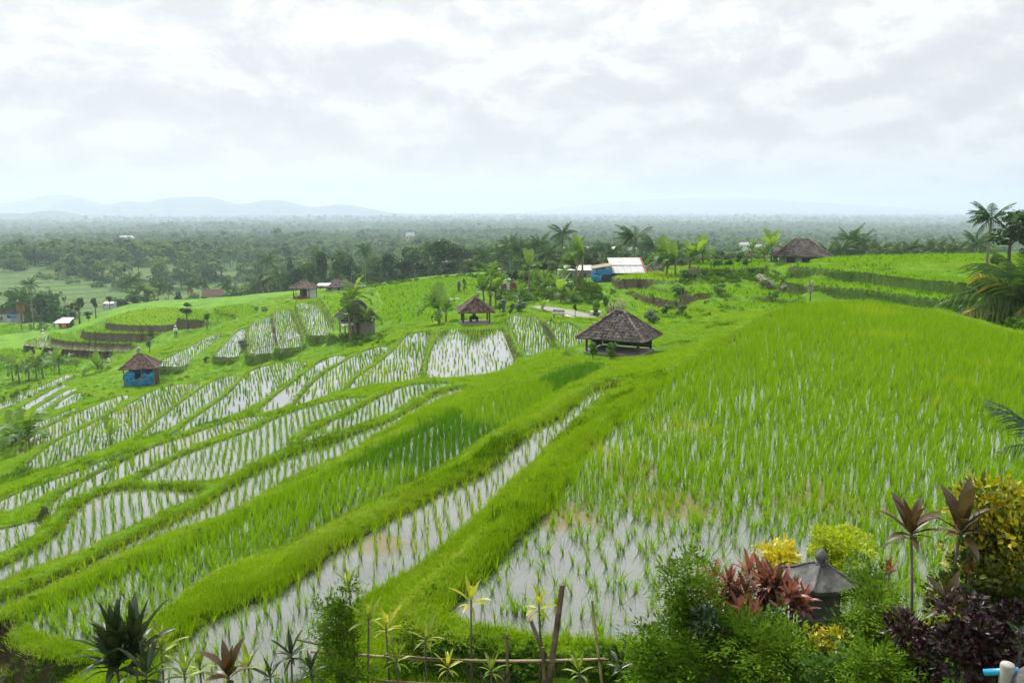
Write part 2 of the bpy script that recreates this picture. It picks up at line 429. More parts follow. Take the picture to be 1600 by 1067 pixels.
# smooth lie of the land through all known levels (thin plate in bearing and log distance)
def to_ad(x, y):
    d = np.maximum(np.hypot(x, y), 1.0)
    return np.clip(np.arctan2(x, y), -1.15, 1.15) * 2.2, np.log(d)
ctrl = []
for px, py, h in BASE:
    p = at_h(px, py, h)
    ctrl.append((p.x, p.y, -h))
for q in PAD:
    xy = q['xy']
    n = len(xy)
    for k in range(0, n, max(1, n // 6)):
        c = xy.mean(0)
        ctrl.append((*(xy[k] * 0.85 + c * 0.15), q['z']))
FAR = {  # bearing (deg): [(distance, level below the eye)]
 -50: [(110, 29), (200, 38), (300, 41), (450, 31)], -40: [(110, 27.5), (205, 36), (265, 44), (320, 42.5), (430, 30)], -30: [(215, 32), (270, 44), (325, 42.5), (430, 30)],
 -24: [(215, 28), (280, 42), (340, 41), (440, 30.5)], -18: [(205, 24), (280, 38), (350, 38), (450, 32)], -12: [(195, 20), (270, 32), (350, 35), (450, 33)],
 -5: [(180, 15), (240, 23), (330, 29), (450, 31.5)], 3: [(180, 14), (240, 22), (330, 28), (450, 31)], 10: [(135, 9.5), (180, 15), (240, 22), (330, 28), (450, 31)],
 17: [(130, 8.5), (180, 14), (240, 21), (330, 28), (450, 31)], 24: [(105, 6.0), (130, 8), (180, 15), (240, 21), (330, 28), (450, 31)], 31: [(105, 6), (130, 8), (180, 15), (240, 21), (330, 28), (450, 31)],
 40: [(60, 5.6), (105, 7), (180, 15), (330, 28), (450, 31)], 50: [(30, 5), (60, 6), (105, 8), (180, 15), (330, 28), (450, 31)]}
for a, L in FAR.items():
    for d, h in L:
        ctrl.append((math.sin(R(a)) * d, math.cos(R(a)) * d, -h))
for a in range(-119, 120, 14):
    for d, h in ((620, 36), (1000, 43), (1600, 51), (2300, 57), (4000, 67), (8000, 77), (16000, 85), (30000, 92)):
        ctrl.append((math.sin(R(a)) * d, math.cos(R(a)) * d, -h))
    for d, h in ((1.5, 1.75), (2.0, 2.1), (2.6, 3.0), (3.6, 4.1), (5.6, 4.95)):
        ctrl.append((math.sin(R(a)) * d, math.cos(R(a)) * d, -h - (max(0, -a - 10) * .05 * d / 5.6)))
ctrl = np.array(ctrl)
ca, cd = to_ad(ctrl[:, 0], ctrl[:, 1])
def tps_k(r2):
    return 0.5 * r2 * np.log(r2 + 1e-12)
N = len(ctrl)
K = tps_k((ca[:, None] - ca) ** 2 + (cd[:, None] - cd) ** 2) + np.eye(N) * 2e-3
Pm = np.stack([np.ones(N), ca, cd], 1)
A = np.block([[K, Pm], [Pm.T, np.zeros((3, 3))]])
# the level is fitted as a slope angle so that near and far weigh alike
rhs = np.concatenate([ctrl[:, 2] / np.hypot(ctrl[:, 0], ctrl[:, 1]), np.zeros(3)])
wts = np.linalg.solve(A, rhs)
def base_z(X, Y):
    a, d = to_ad(X, Y)
    out = np.full(X.shape, wts[N])
    out = out + wts[N + 1] * a + wts[N + 2] * d
    for i in range(N):
        out += wts[i] * tps_k((a - ca[i]) ** 2 + (d - cd[i]) ** 2)
    return out * np.maximum(np.hypot(X, Y), 1.0)

# ground sheet: rings about the viewpoint, dense where terraces stand
AZ = np.concatenate([np.linspace(-120, -57, 22)[:-1], np.linspace(-57, -36, 50)[:-1], np.linspace(-36, 36, 640), np.linspace(36, 57, 50)[1:], np.linspace(57, 120, 22)[1:]]) * math.pi / 180
D1 = np.exp(np.linspace(math.log(1.5), math.log(8), 24))[:-1]
D2 = np.exp(np.linspace(math.log(8), math.log(150), 560))[:-1]
D3 = np.exp(np.linspace(math.log(150), math.log(480), 110))[:-1]
D4 = np.exp(np.linspace(math.log(480), math.log(30000), 120))
DD = np.concatenate([D1, D2, D3, D4])
GX = np.sin(AZ)[None, :] * DD[:, None]
GY = np.cos(AZ)[None, :] * DD[:, None]
def terrain(X, Y):
    dist = np.hypot(X, Y)
    base = base_z(X, Y)
    base = base + vnoise(X, Y, 2.3) * 0.06 * np.clip(dist / 20, .3, 1) + vnoise(X + 31, Y, 9.0) * 0.12 * np.clip(dist / 30, 0, 1) + vnoise(X, Y + 17, 160.0) * np.clip((dist - 450) / 900, 0, 1) * 5.0
    cap = np.full(X.shape, 1e9)
    low = np.full(X.shape, -1e9)
    global GEDGE
    GEDGE = np.full(X.shape, 1e9)
    ins = np.full(X.shape, -1, int)
    for k, q in enumerate(PAD):
        x0, y0 = q['xy'].min(0) - 6
        x1, y1 = q['xy'].max(0) + 6
        idx = np.where((X > x0) & (X < x1) & (Y > y0) & (Y < y1))
        if not len(idx[0]):
            continue
        xs, ys = X[idx], Y[idx]
        ii = inside(q['xy'], xs, ys)
        dd = seg_dist(q['xy'], xs, ys)
        dd[ii] = 0
        bw = (0.46 if q['d'] < 30 else 0.30) + 0.10 * vnoise(xs, ys, 3.1)   # bund width
        bh = (0.15 if q['d'] < 30 else 0.10) + 0.04 * vnoise(xs + 9, ys, 1.7)
        prof = np.where(dd < bw, bh * np.clip(dd / 0.22, 0, 1), bh - (dd - bw) * (1.9 if q['d'] < 60 else 3.0))
        if q['kind'] == 'w':
            GEDGE[idx] = np.minimum(GEDGE[idx], np.where(dd > 0, dd, 1e9))
        low[idx] = np.maximum(low[idx], np.where(dd < 5, q['z'] + prof, -1e9))
        cap[idx] = np.minimum(cap[idx], q['z'] + 0.08 + 1.0 * dd)
        tmp = ins[idx]
        tmp[ii & ((tmp < 0) | (q['kind'] == 's'))] = k
        ins[idx] = tmp
    z = np.maximum(low, np.minimum(base, cap))
    for k, q in enumerate(PAD):
        m = ins == k
        z[m] = q['z'] - (0.07 if q['kind'] == 'w' else 0.0)
    return z, ins
GZ, GIN = terrain(GX, GY)
# stepped rice land on the slope across the valley
dist = np.hypot(GX, GY)
azd = np.degrees(np.arctan2(GX, GY))
opp = (dist > 318) & (dist < 445) & (azd < -19.5 + (dist - 380) * 0.03)
stepz = np.floor(GZ / 1.15 + 0.25 * vnoise(GX, GY, 60)) * 1.15
fr = (GZ / 1.15 + 0.25 * vnoise(GX, GY, 60)) % 1
GZ = np.where(opp, (stepz + 1.15 * np.clip((fr - .55) / .45, 0, 1)) * 1.0, GZ)
# mud showing above the water
iB = [q['name'] for q in PAD].index('B')
iA = [q['name'] for q in PAD].index('A')
def mud_at(px, py, h, rx, ry, hgt, idx):
    c = at_h(px, py, h)
    e = np.sqrt(((GX - c.x) / rx) ** 2 + ((GY - c.y) / ry) ** 2) + 0.35 * vnoise(GX, GY, .7) + .25 * vnoise(GX, GY, .25)
    m = (GIN == idx)
    GZ[m] += (hgt * np.clip(1.25 - e, 0, 1))[m]
lat = 0.03 * vnoise(GX, GY, .9) + .03 * vnoise(GX, GY, .37)
GZ = np.where((GIN == iB) | (GIN == iA), GZ + np.maximum(lat, -0.03), GZ)

nr, na = GX.shape
verts = np.stack([GX, GY, GZ], -1).reshape(-1, 3)
ii, jj = np.meshgrid(np.arange(nr - 1), np.arange(na - 1), indexing='ij')
v0 = (ii * na + jj).ravel()
quads = np.stack([v0, v0 + 1, v0 + na + 1, v0 + na], 1)
me = bpy.data.meshes.new('ground')
me.vertices.add(len(verts))
me.vertices.foreach_set('co', verts.ravel())
me.loops.add(quads.size)
me.loops.foreach_set('vertex_index', quads.ravel().astype(np.int32))
me.polygons.add(len(quads))
me.polygons.foreach_set('loop_start', np.arange(0, quads.size, 4, dtype=np.int32))
me.polygons.foreach_set('loop_total', np.full(len(quads), 4, np.int32))
me.polygons.foreach_set('use_smooth', np.ones(len(quads), bool))
me.update(calc_edges=True)
paddyflag = np.zeros(GIN.shape, np.float32)
wet = np.array([1.0 if q['kind'] == 'w' else 0.5 if q['kind'] == 'd' else .0 for q in PAD] + [0.0], np.float32)
paddyflag = wet[GIN]
a_ = me.attributes.new('paddy', 'FLOAT', 'POINT')
a_.data.foreach_set('value', paddyflag.ravel())
# which slopes are bare earth: the cut walls of the curved terraces and a few cut banks
soil = ((azd < -11) & (dist > 95) & (dist < 190)).astype(np.float32) * .8
for (px, py, h, r) in ((1095, 486, 9.0, 9), (1000, 445, 8.6, 9), (1050, 475, 9.4, 10), (420, 520, 14.4, 9), (470, 505, 13.6, 9), (510, 490, 12.9, 9), (230, 1045, 7.2, 3), (40, 1040, 8.2, 3)):
    c = at_h(px, py, h)
    soil = np.maximum(soil, np.clip(1.4 - np.hypot(GX - c.x, GY - c.y) / r, 0, .9).astype(np.float32))
e_ = me.attributes.new('edge', 'FLOAT', 'POINT')          # wet earth just above the waterline
e_.data.foreach_set('value', np.clip(1.35 - GEDGE / .20, 0, 1).astype(np.float32).ravel())
b_ = me.attributes.new('soil', 'FLOAT', 'POINT')
b_.data.foreach_set('value', soil.ravel())
ground = link(bpy.data.objects.new('ground', me))
tag(ground, 'grassy terraced hillside falling away to a wide green plain', 'ground', kind='structure')

LD = np.log(DD)
def gidx(x, y):
    d = np.clip(np.hypot(x, y), DD[0], DD[-1] * .999)
    r_ = np.clip(np.interp(np.log(d), LD, np.arange(nr)), 0, nr - 1.001)
    a = np.interp(np.arctan2(x, y), AZ, np.arange(na))
    return r_, np.clip(a, 0, na - 1.001)
def gz(x, y):
    """height of the ground sheet"""
    x, y = np.asarray(x, float), np.asarray(y, float)
    r_, a = gidx(x, y)
    i, j = r_.astype(int), a.astype(int)
    fi, fj = r_ - i, a - j
    return (GZ[i, j] * (1 - fj) + GZ[i, j + 1] * fj) * (1 - fi) + (GZ[i + 1, j] * (1 - fj) + GZ[i + 1, j + 1] * fj) * fi
def gin(x, y):
    r_, a = gidx(np.asarray(x, float), np.asarray(y, float))
    return GIN[np.round(r_).astype(int), np.round(a).astype(int)]
def hit(px, py, tmin=5.0, tmax=3000.0):
    """first point where the line of sight through a picture point meets the ground"""
    ts = np.exp(np.linspace(math.log(tmin), math.log(tmax), 1500))
    x, y, z = ray(px, py)
    g = gz(x * ts, y * ts)
    below = np.where(z * ts < g)[0]
    t = ts[below[0]] if len(below) else tmax
    return Vector((x * t, y * t, float(gz(x * t, y * t)))), float(t)
def stand(px, t):
    """point on the ground under picture column px at depth t"""
    x = (px - 800.0) / FPX * t
    y = t * CP
    return Vector((x, y, float(gz(x, y))))

# ground material: grass on the level, earth on the cut walls, mud under the water
m, t, out = new_mat('ground_cover')
geo = mk(t, 'ShaderNodeNewGeometry')
posn = geo.outputs['Position']
n1 = noise(t, posn, 0.35, 6, 0.6)
n2 = noise(t, posn, 6.0, 5, 0.7)
n3 = noise(t, posn, 0.05, 4, 0.5)
n4 = noise(t, posn, 22.0, 3, 0.6)
nn = math_n(t, 'ADD', math_n(t, 'MULTIPLY', n1, 0.6), math_n(t, 'MULTIPLY', n2, 0.4))
grass = ramp(t, nn, [(0.32, (0.045, 0.115, 0.004)), (0.48, (0.080, 0.200, 0.005)), (0.62, (0.135, 0.275, 0.009)), (0.74, (0.19, 0.29, 0.025))])
earth = ramp(t, math_n(t, 'ADD', math_n(t, 'MULTIPLY', n2, 0.6), math_n(t, 'MULTIPLY', n4, 0.4)), [(0.3, (0.022, 0.017, 0.009)), (0.55, (0.055, 0.042, 0.022)), (0.75, (0.075, 0.075, 0.025))])
sepn = mk(t, 'ShaderNodeSeparateXYZ')
t.links.new(geo.outputs['True Normal'], sepn.inputs[0])
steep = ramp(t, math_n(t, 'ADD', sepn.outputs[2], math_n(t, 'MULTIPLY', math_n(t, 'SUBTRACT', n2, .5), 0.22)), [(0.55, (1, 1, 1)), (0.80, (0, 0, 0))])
soila = mk(t, 'ShaderNodeAttribute', attribute_name='soil')
pada = mk(t, 'ShaderNodeAttribute', attribute_name='paddy')
bank_shade = ramp(t, nn, [(0.32, (0.016, 0.045, 0.002)), (0.55, (0.036, 0.082, 0.004)), (0.7, (0.065, 0.11, 0.010))])
col = mixc(t, steep, grass, bank_shade)                        # rank grass on steep banks, their shade put into the green
edga = mk(t, 'ShaderNodeAttribute', attribute_name='edge')
col = mixc(t, math_n(t, 'MULTIPLY', edga.outputs['Fac'], ramp(t, n2, [(.35, (.4, .4, .4)), (.6, (1, 1, 1))])), col, earth)
col = mixc(t, math_n(t, 'MULTIPLY', steep, soila.outputs['Fac']), col, earth)
# far land: wooded country, seen as a patchwork
ln = mk(t, 'ShaderNodeVectorMath', operation='LENGTH')
t.links.new(posn, ln.inputs[0])
farf = ramp(t, math_n(t, 'DIVIDE', ln.outputs['Value'], 1000.0), [(0.40, (0, 0, 0)), (0.55, (1, 1, 1))])
f1 = noise(t, posn, 0.010, 7, 0.65)
f2 = noise(t, posn, 0.0016, 5, 0.6)
ff = math_n(t, 'ADD', math_n(t, 'MULTIPLY', f1, 0.6), math_n(t, 'MULTIPLY', f2, 0.4))
wood = ramp(t, ff, [(0.38, (0.018, 0.045, 0.012)), (0.50, (0.040, 0.085, 0.020)), (0.58, (0.075, 0.125, 0.03)), (0.68, (0.13, 0.18, 0.05))])
# stepped fields on the slope across the valley: pale edge to every step
sepp = mk(t, 'ShaderNodeSeparateXYZ')
t.links.new(posn, sepp.inputs[0])
stp = math_n(t, 'FRACT', math_n(t, 'ADD', math_n(t, 'DIVIDE', sepp.outputs[2], 1.15), math_n(t, 'MULTIPLY', n3, .8)))
fld = ramp(t, stp, [(0.0, (0.045, 0.095, 0.018)), (0.55, (0.06, 0.12, 0.02)), (0.72, (0.115, 0.175, 0.035)), (0.85, (0.115, 0.175, 0.035)), (0.95, (0.05, 0.10, 0.018))])
fld = mixc(t, ramp(t, n1, [(0.45, (0, 0, 0)), (0.7, (1, 1, 1))]), fld, (0.055, 0.11, 0.02))
farg = ramp(t, math_n(t, 'DIVIDE', ln.outputs['Value'], 1000.0), [(0.20, (0, 0, 0)), (0.27, (1, 1, 1))])
col = mixc(t, farg, col, fld)
col = mixc(t, farf, col, wood)
mud = ramp(t, n2, [(0.35, (0.085, 0.070, 0.030)), (0.65, (0.150, 0.120, 0.055))])
padw = ramp(t, pada.outputs['Fac'], [(0.70, (0, 0, 0)), (0.95, (1, 1, 1))])
col = mixc(t, padw, col, mud)
b = mk(t, 'ShaderNodeBsdfPrincipled')
b.inputs['Specular IOR Level'].default_value = 0.15
t.links.new(ramp(t, padw, [(0, (.9, .9, .9)), (1, (.35, .35, .35))]), b.inputs['Roughness'])
t.links.new(col, b.inputs['Base Color'])
bp = mk(t, 'ShaderNodeBump')
bp.inputs['Strength'].default_value = 0.8
bp.inputs['Distance'].default_value = 0.12
t.links.new(math_n(t, 'ADD', n2, math_n(t, 'MULTIPLY', n4, .5)), bp.inputs['Height'])
t.links.new(bp.outputs[0], b.inputs['Normal'])
t.links.new(b.outputs[0], out.inputs[0])
M['ground'] = m
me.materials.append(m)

# ------------------------------------------------------------------ paddy water
m, t, out = new_mat('paddy_water')
geo = mk(t, 'ShaderNodeNewGeometry')
w1 = noise(t, geo.outputs['Position'], 5.0, 3, 0.6)
w2 = noise(t, geo.outputs['Position'], 0.8, 4, 0.6)
body = ramp(t, w2, [(0.35, (0.075, 0.088, 0.078)), (0.65, (0.115, 0.125, 0.105))])
# drifts of silt and dead leaf on the water
silt = None
wn = math_n(t, 'ADD', math_n(t, 'MULTIPLY', noise(t, geo.outputs['Position'], 1.1, 5, .65), 1.3), math_n(t, 'MULTIPLY', noise(t, geo.outputs['Position'], 7.0, 4, .7), .7))
for px_, py_, h_, r_ in ((880, 806, 5.0, 1.2), (1060, 784, 5.0, 1.5), (1290, 779, 5.0, 1.6), (985, 738, 5.0, 1.1), (600, 853, 6.2, .9), (200, 640, 13.6, 2.0)):
    c_ = at_h(px_, py_, h_)
    dv_ = mk(t, 'ShaderNodeVectorMath', operation='DISTANCE')
    t.links.new(geo.outputs['Position'], dv_.inputs[0])
    dv_.inputs[1].default_value = tuple(c_)
    k_ = math_n(t, 'SUBTRACT', 1.0, math_n(t, 'DIVIDE', dv_.outputs['Value'], r_), True)
    silt = k_ if silt is None else math_n(t, 'MAXIMUM', silt, k_)
silt = math_n(t, 'MULTIPLY', ramp(t, math_n(t, 'ADD', math_n(t, 'MULTIPLY', silt, .9), math_n(t, 'SUBTRACT', wn, 1.0)), [(.22, (0, 0, 0)), (.62, (1, 1, 1))]), .8)
body = mixc(t, silt, body, (0.17, 0.135, 0.055))
df = mk(t, 'ShaderNodeBsdfDiffuse')
t.links.new(body, df.inputs[0])
bp = mk(t, 'ShaderNodeBump')
bp.inputs['Strength'].default_value = 0.16
bp.inputs['Distance'].default_value = 0.03
t.links.new(w1, bp.inputs['Height'])
gl = mk(t, 'ShaderNodeBsdfGlossy')
gl.inputs['Roughness'].default_value = 0.03
t.links.new(bp.outputs[0], gl.inputs['Normal'])
lw = mk(t, 'ShaderNodeLayerWeight')
lw.inputs['Blend'].default_value = 0.5
t.links.new(bp.outputs[0], lw.inputs['Normal'])
refl = ramp(t, lw.outputs['Facing'], [(0.25, (0.12, 0.12, 0.12)), (0.50, (0.27, 0.27, 0.27)), (0.62, (0.43, 0.43, 0.43)), (0.74, (0.72, 0.72, 0.72)), (0.86, (0.95, 0.95, 0.95))])
ms = mk(t, 'ShaderNodeMixShader')
t.links.new(math_n(t, 'MULTIPLY', refl, math_n(t, 'SUBTRACT', 1.0, math_n(t, 'MULTIPLY', silt, .75))), ms.inputs[0])
t.links.new(df.outputs[0], ms.inputs[1])
t.links.new(gl.outputs[0], ms.inputs[2])
t.links.new(ms.outputs[0], out.inputs[0])
M['water'] = m

def fill_poly(name, xy, z, mat):
    bm = bmesh.new()
    vs = [bm.verts.new((x, y, z)) for x, y in xy]
    f = bm.faces.new(vs)
    bmesh.ops.triangulate(bm, faces=[f])
    bmesh.ops.recalc_face_normals(bm, faces=bm.faces)
    if sum(f.normal.z for f in bm.faces) < 0:
        bmesh.ops.reverse_faces(bm, faces=bm.faces)
    me = bpy.data.meshes.new(name)
    bm.to_mesh(me)
    bm.free()
    me.materials.append(mat)
    return link(bpy.data.objects.new(name, me))

WATER_LABEL = {'B': 'large paddy with grey water beside the stone shrine and garden', 'A': 'long flooded strip below the wide grassy bund in the centre', 'P': 'bright flooded paddy in front of the open shelter', 'pool': 'small muddy pool in the bottom left corner'}
for q in PAD:
    if q['kind'] == 'r':
        o = fill_poly('road', q['xy'], q['z'] + .03, M['ground'])
        tag(o, 'narrow grey road curving past the small shelter', 'road', kind='structure')
        ROAD = o
    if q['kind'] != 'w':
        continue
    xy = q['xy']
    c = xy.mean(0)
    # run the sheet a little into the banks
    nx = np.roll(xy, -1, 0) - np.roll(xy, 1, 0)
    nx /= np.linalg.norm(nx, axis=1)[:, None] + 1e-9
    area = 0.5 * np.sum(xy[:, 0] * np.roll(xy[:, 1], -1) - np.roll(xy[:, 0], -1) * xy[:, 1])
    sgn = 1 if area > 0 else -1
    grown = xy + np.stack([nx[:, 1], -nx[:, 0]], 1) * 0.06 * sgn
    o = fill_poly('paddy_water', grown, q['z'], M['water'])
    tag(o, WATER_LABEL.get(q['name']), 'water' if q['name'] in WATER_LABEL else None, kind='structure')
# ------------------------------------------------------------------ scattering (for uncountable growth only)
LIB = bpy.data.collections.new('plant_library')           # not in the scene: shapes that are scattered
def lib_mesh(name, verts, faces, mats, midx=None, smooth=False):
    me = bpy.data.meshes.new(name)
    me.from_pydata([tuple(v) for v in verts], [], faces)
    for m_ in (mats if isinstance(mats, (list, tuple)) else [mats]):
        me.materials.append(m_)
    if midx is not None:
        me.polygons.foreach_set('material_index', midx)
    if smooth:
        me.polygons.foreach_set('use_smooth', [True] * len(me.polygons))
    me.update()
    return bpy.data.objects.new(name, me)

def scatter(name, pos, rot, scl, pid, protos, label, cat):
    coll = bpy.data.collections.new(name + '_shapes')
    for i, p in enumerate(protos):
        p.name = '%s_shape_%02d' % (name, i)
        coll.objects.link(p)
    me = bpy.data.meshes.new(name)
    n = len(pos)
    me.vertices.add(n)
    me.vertices.foreach_set('co', np.asarray(pos, np.float32).ravel())
    for nm, ty, dat, key in (('rot', 'FLOAT_VECTOR', rot, 'vector'), ('scl', 'FLOAT_VECTOR', scl, 'vector'), ('pid', 'INT', pid, 'value')):
        a = me.attributes.new(nm, ty, 'POINT')
        a.data.foreach_set(key, np.asarray(dat, np.int32 if ty == 'INT' else np.float32).ravel())
    for p in protos:
        for m_ in p.data.materials:
            if m_.name not in me.materials:
                me.materials.append(m_)
    o = link(bpy.data.objects.new(name, me))
    g = bpy.data.node_groups.new(name + '_scatter', 'GeometryNodeTree')
    g.interface.new_socket('Geometry', in_out='INPUT', socket_type='NodeSocketGeometry')
    g.interface.new_socket('Geometry', in_out='OUTPUT', socket_type='NodeSocketGeometry')
    gi, go = g.nodes.new('NodeGroupInput'), g.nodes.new('NodeGroupOutput')
    ci = g.nodes.new('GeometryNodeCollectionInfo')
    ci.inputs['Collection'].default_value = coll
    ci.inputs['Separate Children'].default_value = True
    ci.inputs['Reset Children'].default_value = True
    ip = g.nodes.new('GeometryNodeInstanceOnPoints')
    ip.inputs['Pick Instance'].default_value = True
    def attr(nm, ty):
        a = g.nodes.new('GeometryNodeInputNamedAttribute')
        a.data_type = ty
        a.inputs['Name'].default_value = nm
        return a.outputs['Attribute']
    g.links.new(gi.outputs[0], ip.inputs['Points'])
    g.links.new(ci.outputs[0], ip.inputs['Instance'])
    g.links.new(attr('pid', 'INT'), ip.inputs['Instance Index'])
    g.links.new(attr('rot', 'FLOAT_VECTOR'), ip.inputs['Rotation'])
    g.links.new(attr('scl', 'FLOAT_VECTOR'), ip.inputs['Scale'])
    g.links.new(ip.outputs[0], go.inputs[0])
    md = o.modifiers.new('scatter', 'NODES')
    md.node_group = g
    tag(o, label, cat, kind='stuff')
    return o

def blade(verts, faces, base, dirxy, length, width, lean, segs=3, curl=0.5):
    """one grass blade: a tapering bent strip"""
    dx, dy = dirxy
    sx, sy = -dy, dx
    k0 = len(verts)
    x, y, z = base
    ang = lean
    step = length / segs
    for s in range(segs + 1):
        w = width * (1 - (s / segs) ** 1.5) * 0.5
        if s == segs:
            verts.append((x, y, z))
        else:
            verts.append((x - sx * w, y - sy * w, z))
            verts.append((x + sx * w, y + sy * w, z))
        x += dx * math.sin(ang) * step
        y += dy * math.sin(ang) * step
        z += math.cos(ang) * step
        ang += curl / segs
    for s in range(segs - 1):
        a = k0 + s * 2
        faces.append((a, a + 1, a + 3, a + 2))
    a = k0 + (segs - 1) * 2
    faces.append((a, a + 1, a + 2))

def rice_hill(n, height, spread, width, rnd, mat, name, cx=0.0, cy=0.0, segs=3, bag=None):
    vs, fs = bag if bag else ([], [])
    for i in range(n):
        a = rnd.uniform(0, 2 * math.pi)
        r_ = rnd.uniform(0, 0.025)
        blade(vs, fs, (cx + r_ * math.cos(a), cy + r_ * math.sin(a), -0.02), (math.cos(a), math.sin(a)), height * rnd.uniform(.5, 1.15), width * rnd.uniform(.8, 1.3), rnd.uniform(0.02, spread), segs, rnd.uniform(0.1, 1.1))
    if bag:
        return None
    return lib_mesh(name, vs, fs, mat)

rp = random.Random(3)
# single hills (1 m tall, scaled on use) and short lengths of row for the far paddies
hills = {}
for key, mt in (('g', M['rice']), ('p', M['rice_pale']), ('k', M['rice_dark'])):
    hills[key] = [rice_hill(nb, 1.0, spd, 0.026, rp, mt, 'rice_hill') for nb, spd in ((12, .22), (9, .34), (14, .28))]
rows = {}
for key, mt in (('g', M['rice']), ('p', M['rice_pale']), ('k', M['rice_dark'])):
    rows[key] = []
    for _ in range(3):
        bag = ([], [])
        for k in range(6):
            rice_hill(6, 0.36 * rp.uniform(.7, 1.1), 0.24, 0.024, rp, mt, '', rp.uniform(-.03, .03), -0.5 + k / 6 + rp.uniform(-.03, .03), 2, bag)
        rows[key].append(lib_mesh('rice_row', bag[0], bag[1], mt))
protos = hills['g'] + hills['p'] + hills['k'] + rows['g'] + rows['p'] + rows['k']
KEY = {'g': 0, 'p': 3, 'k': 6}

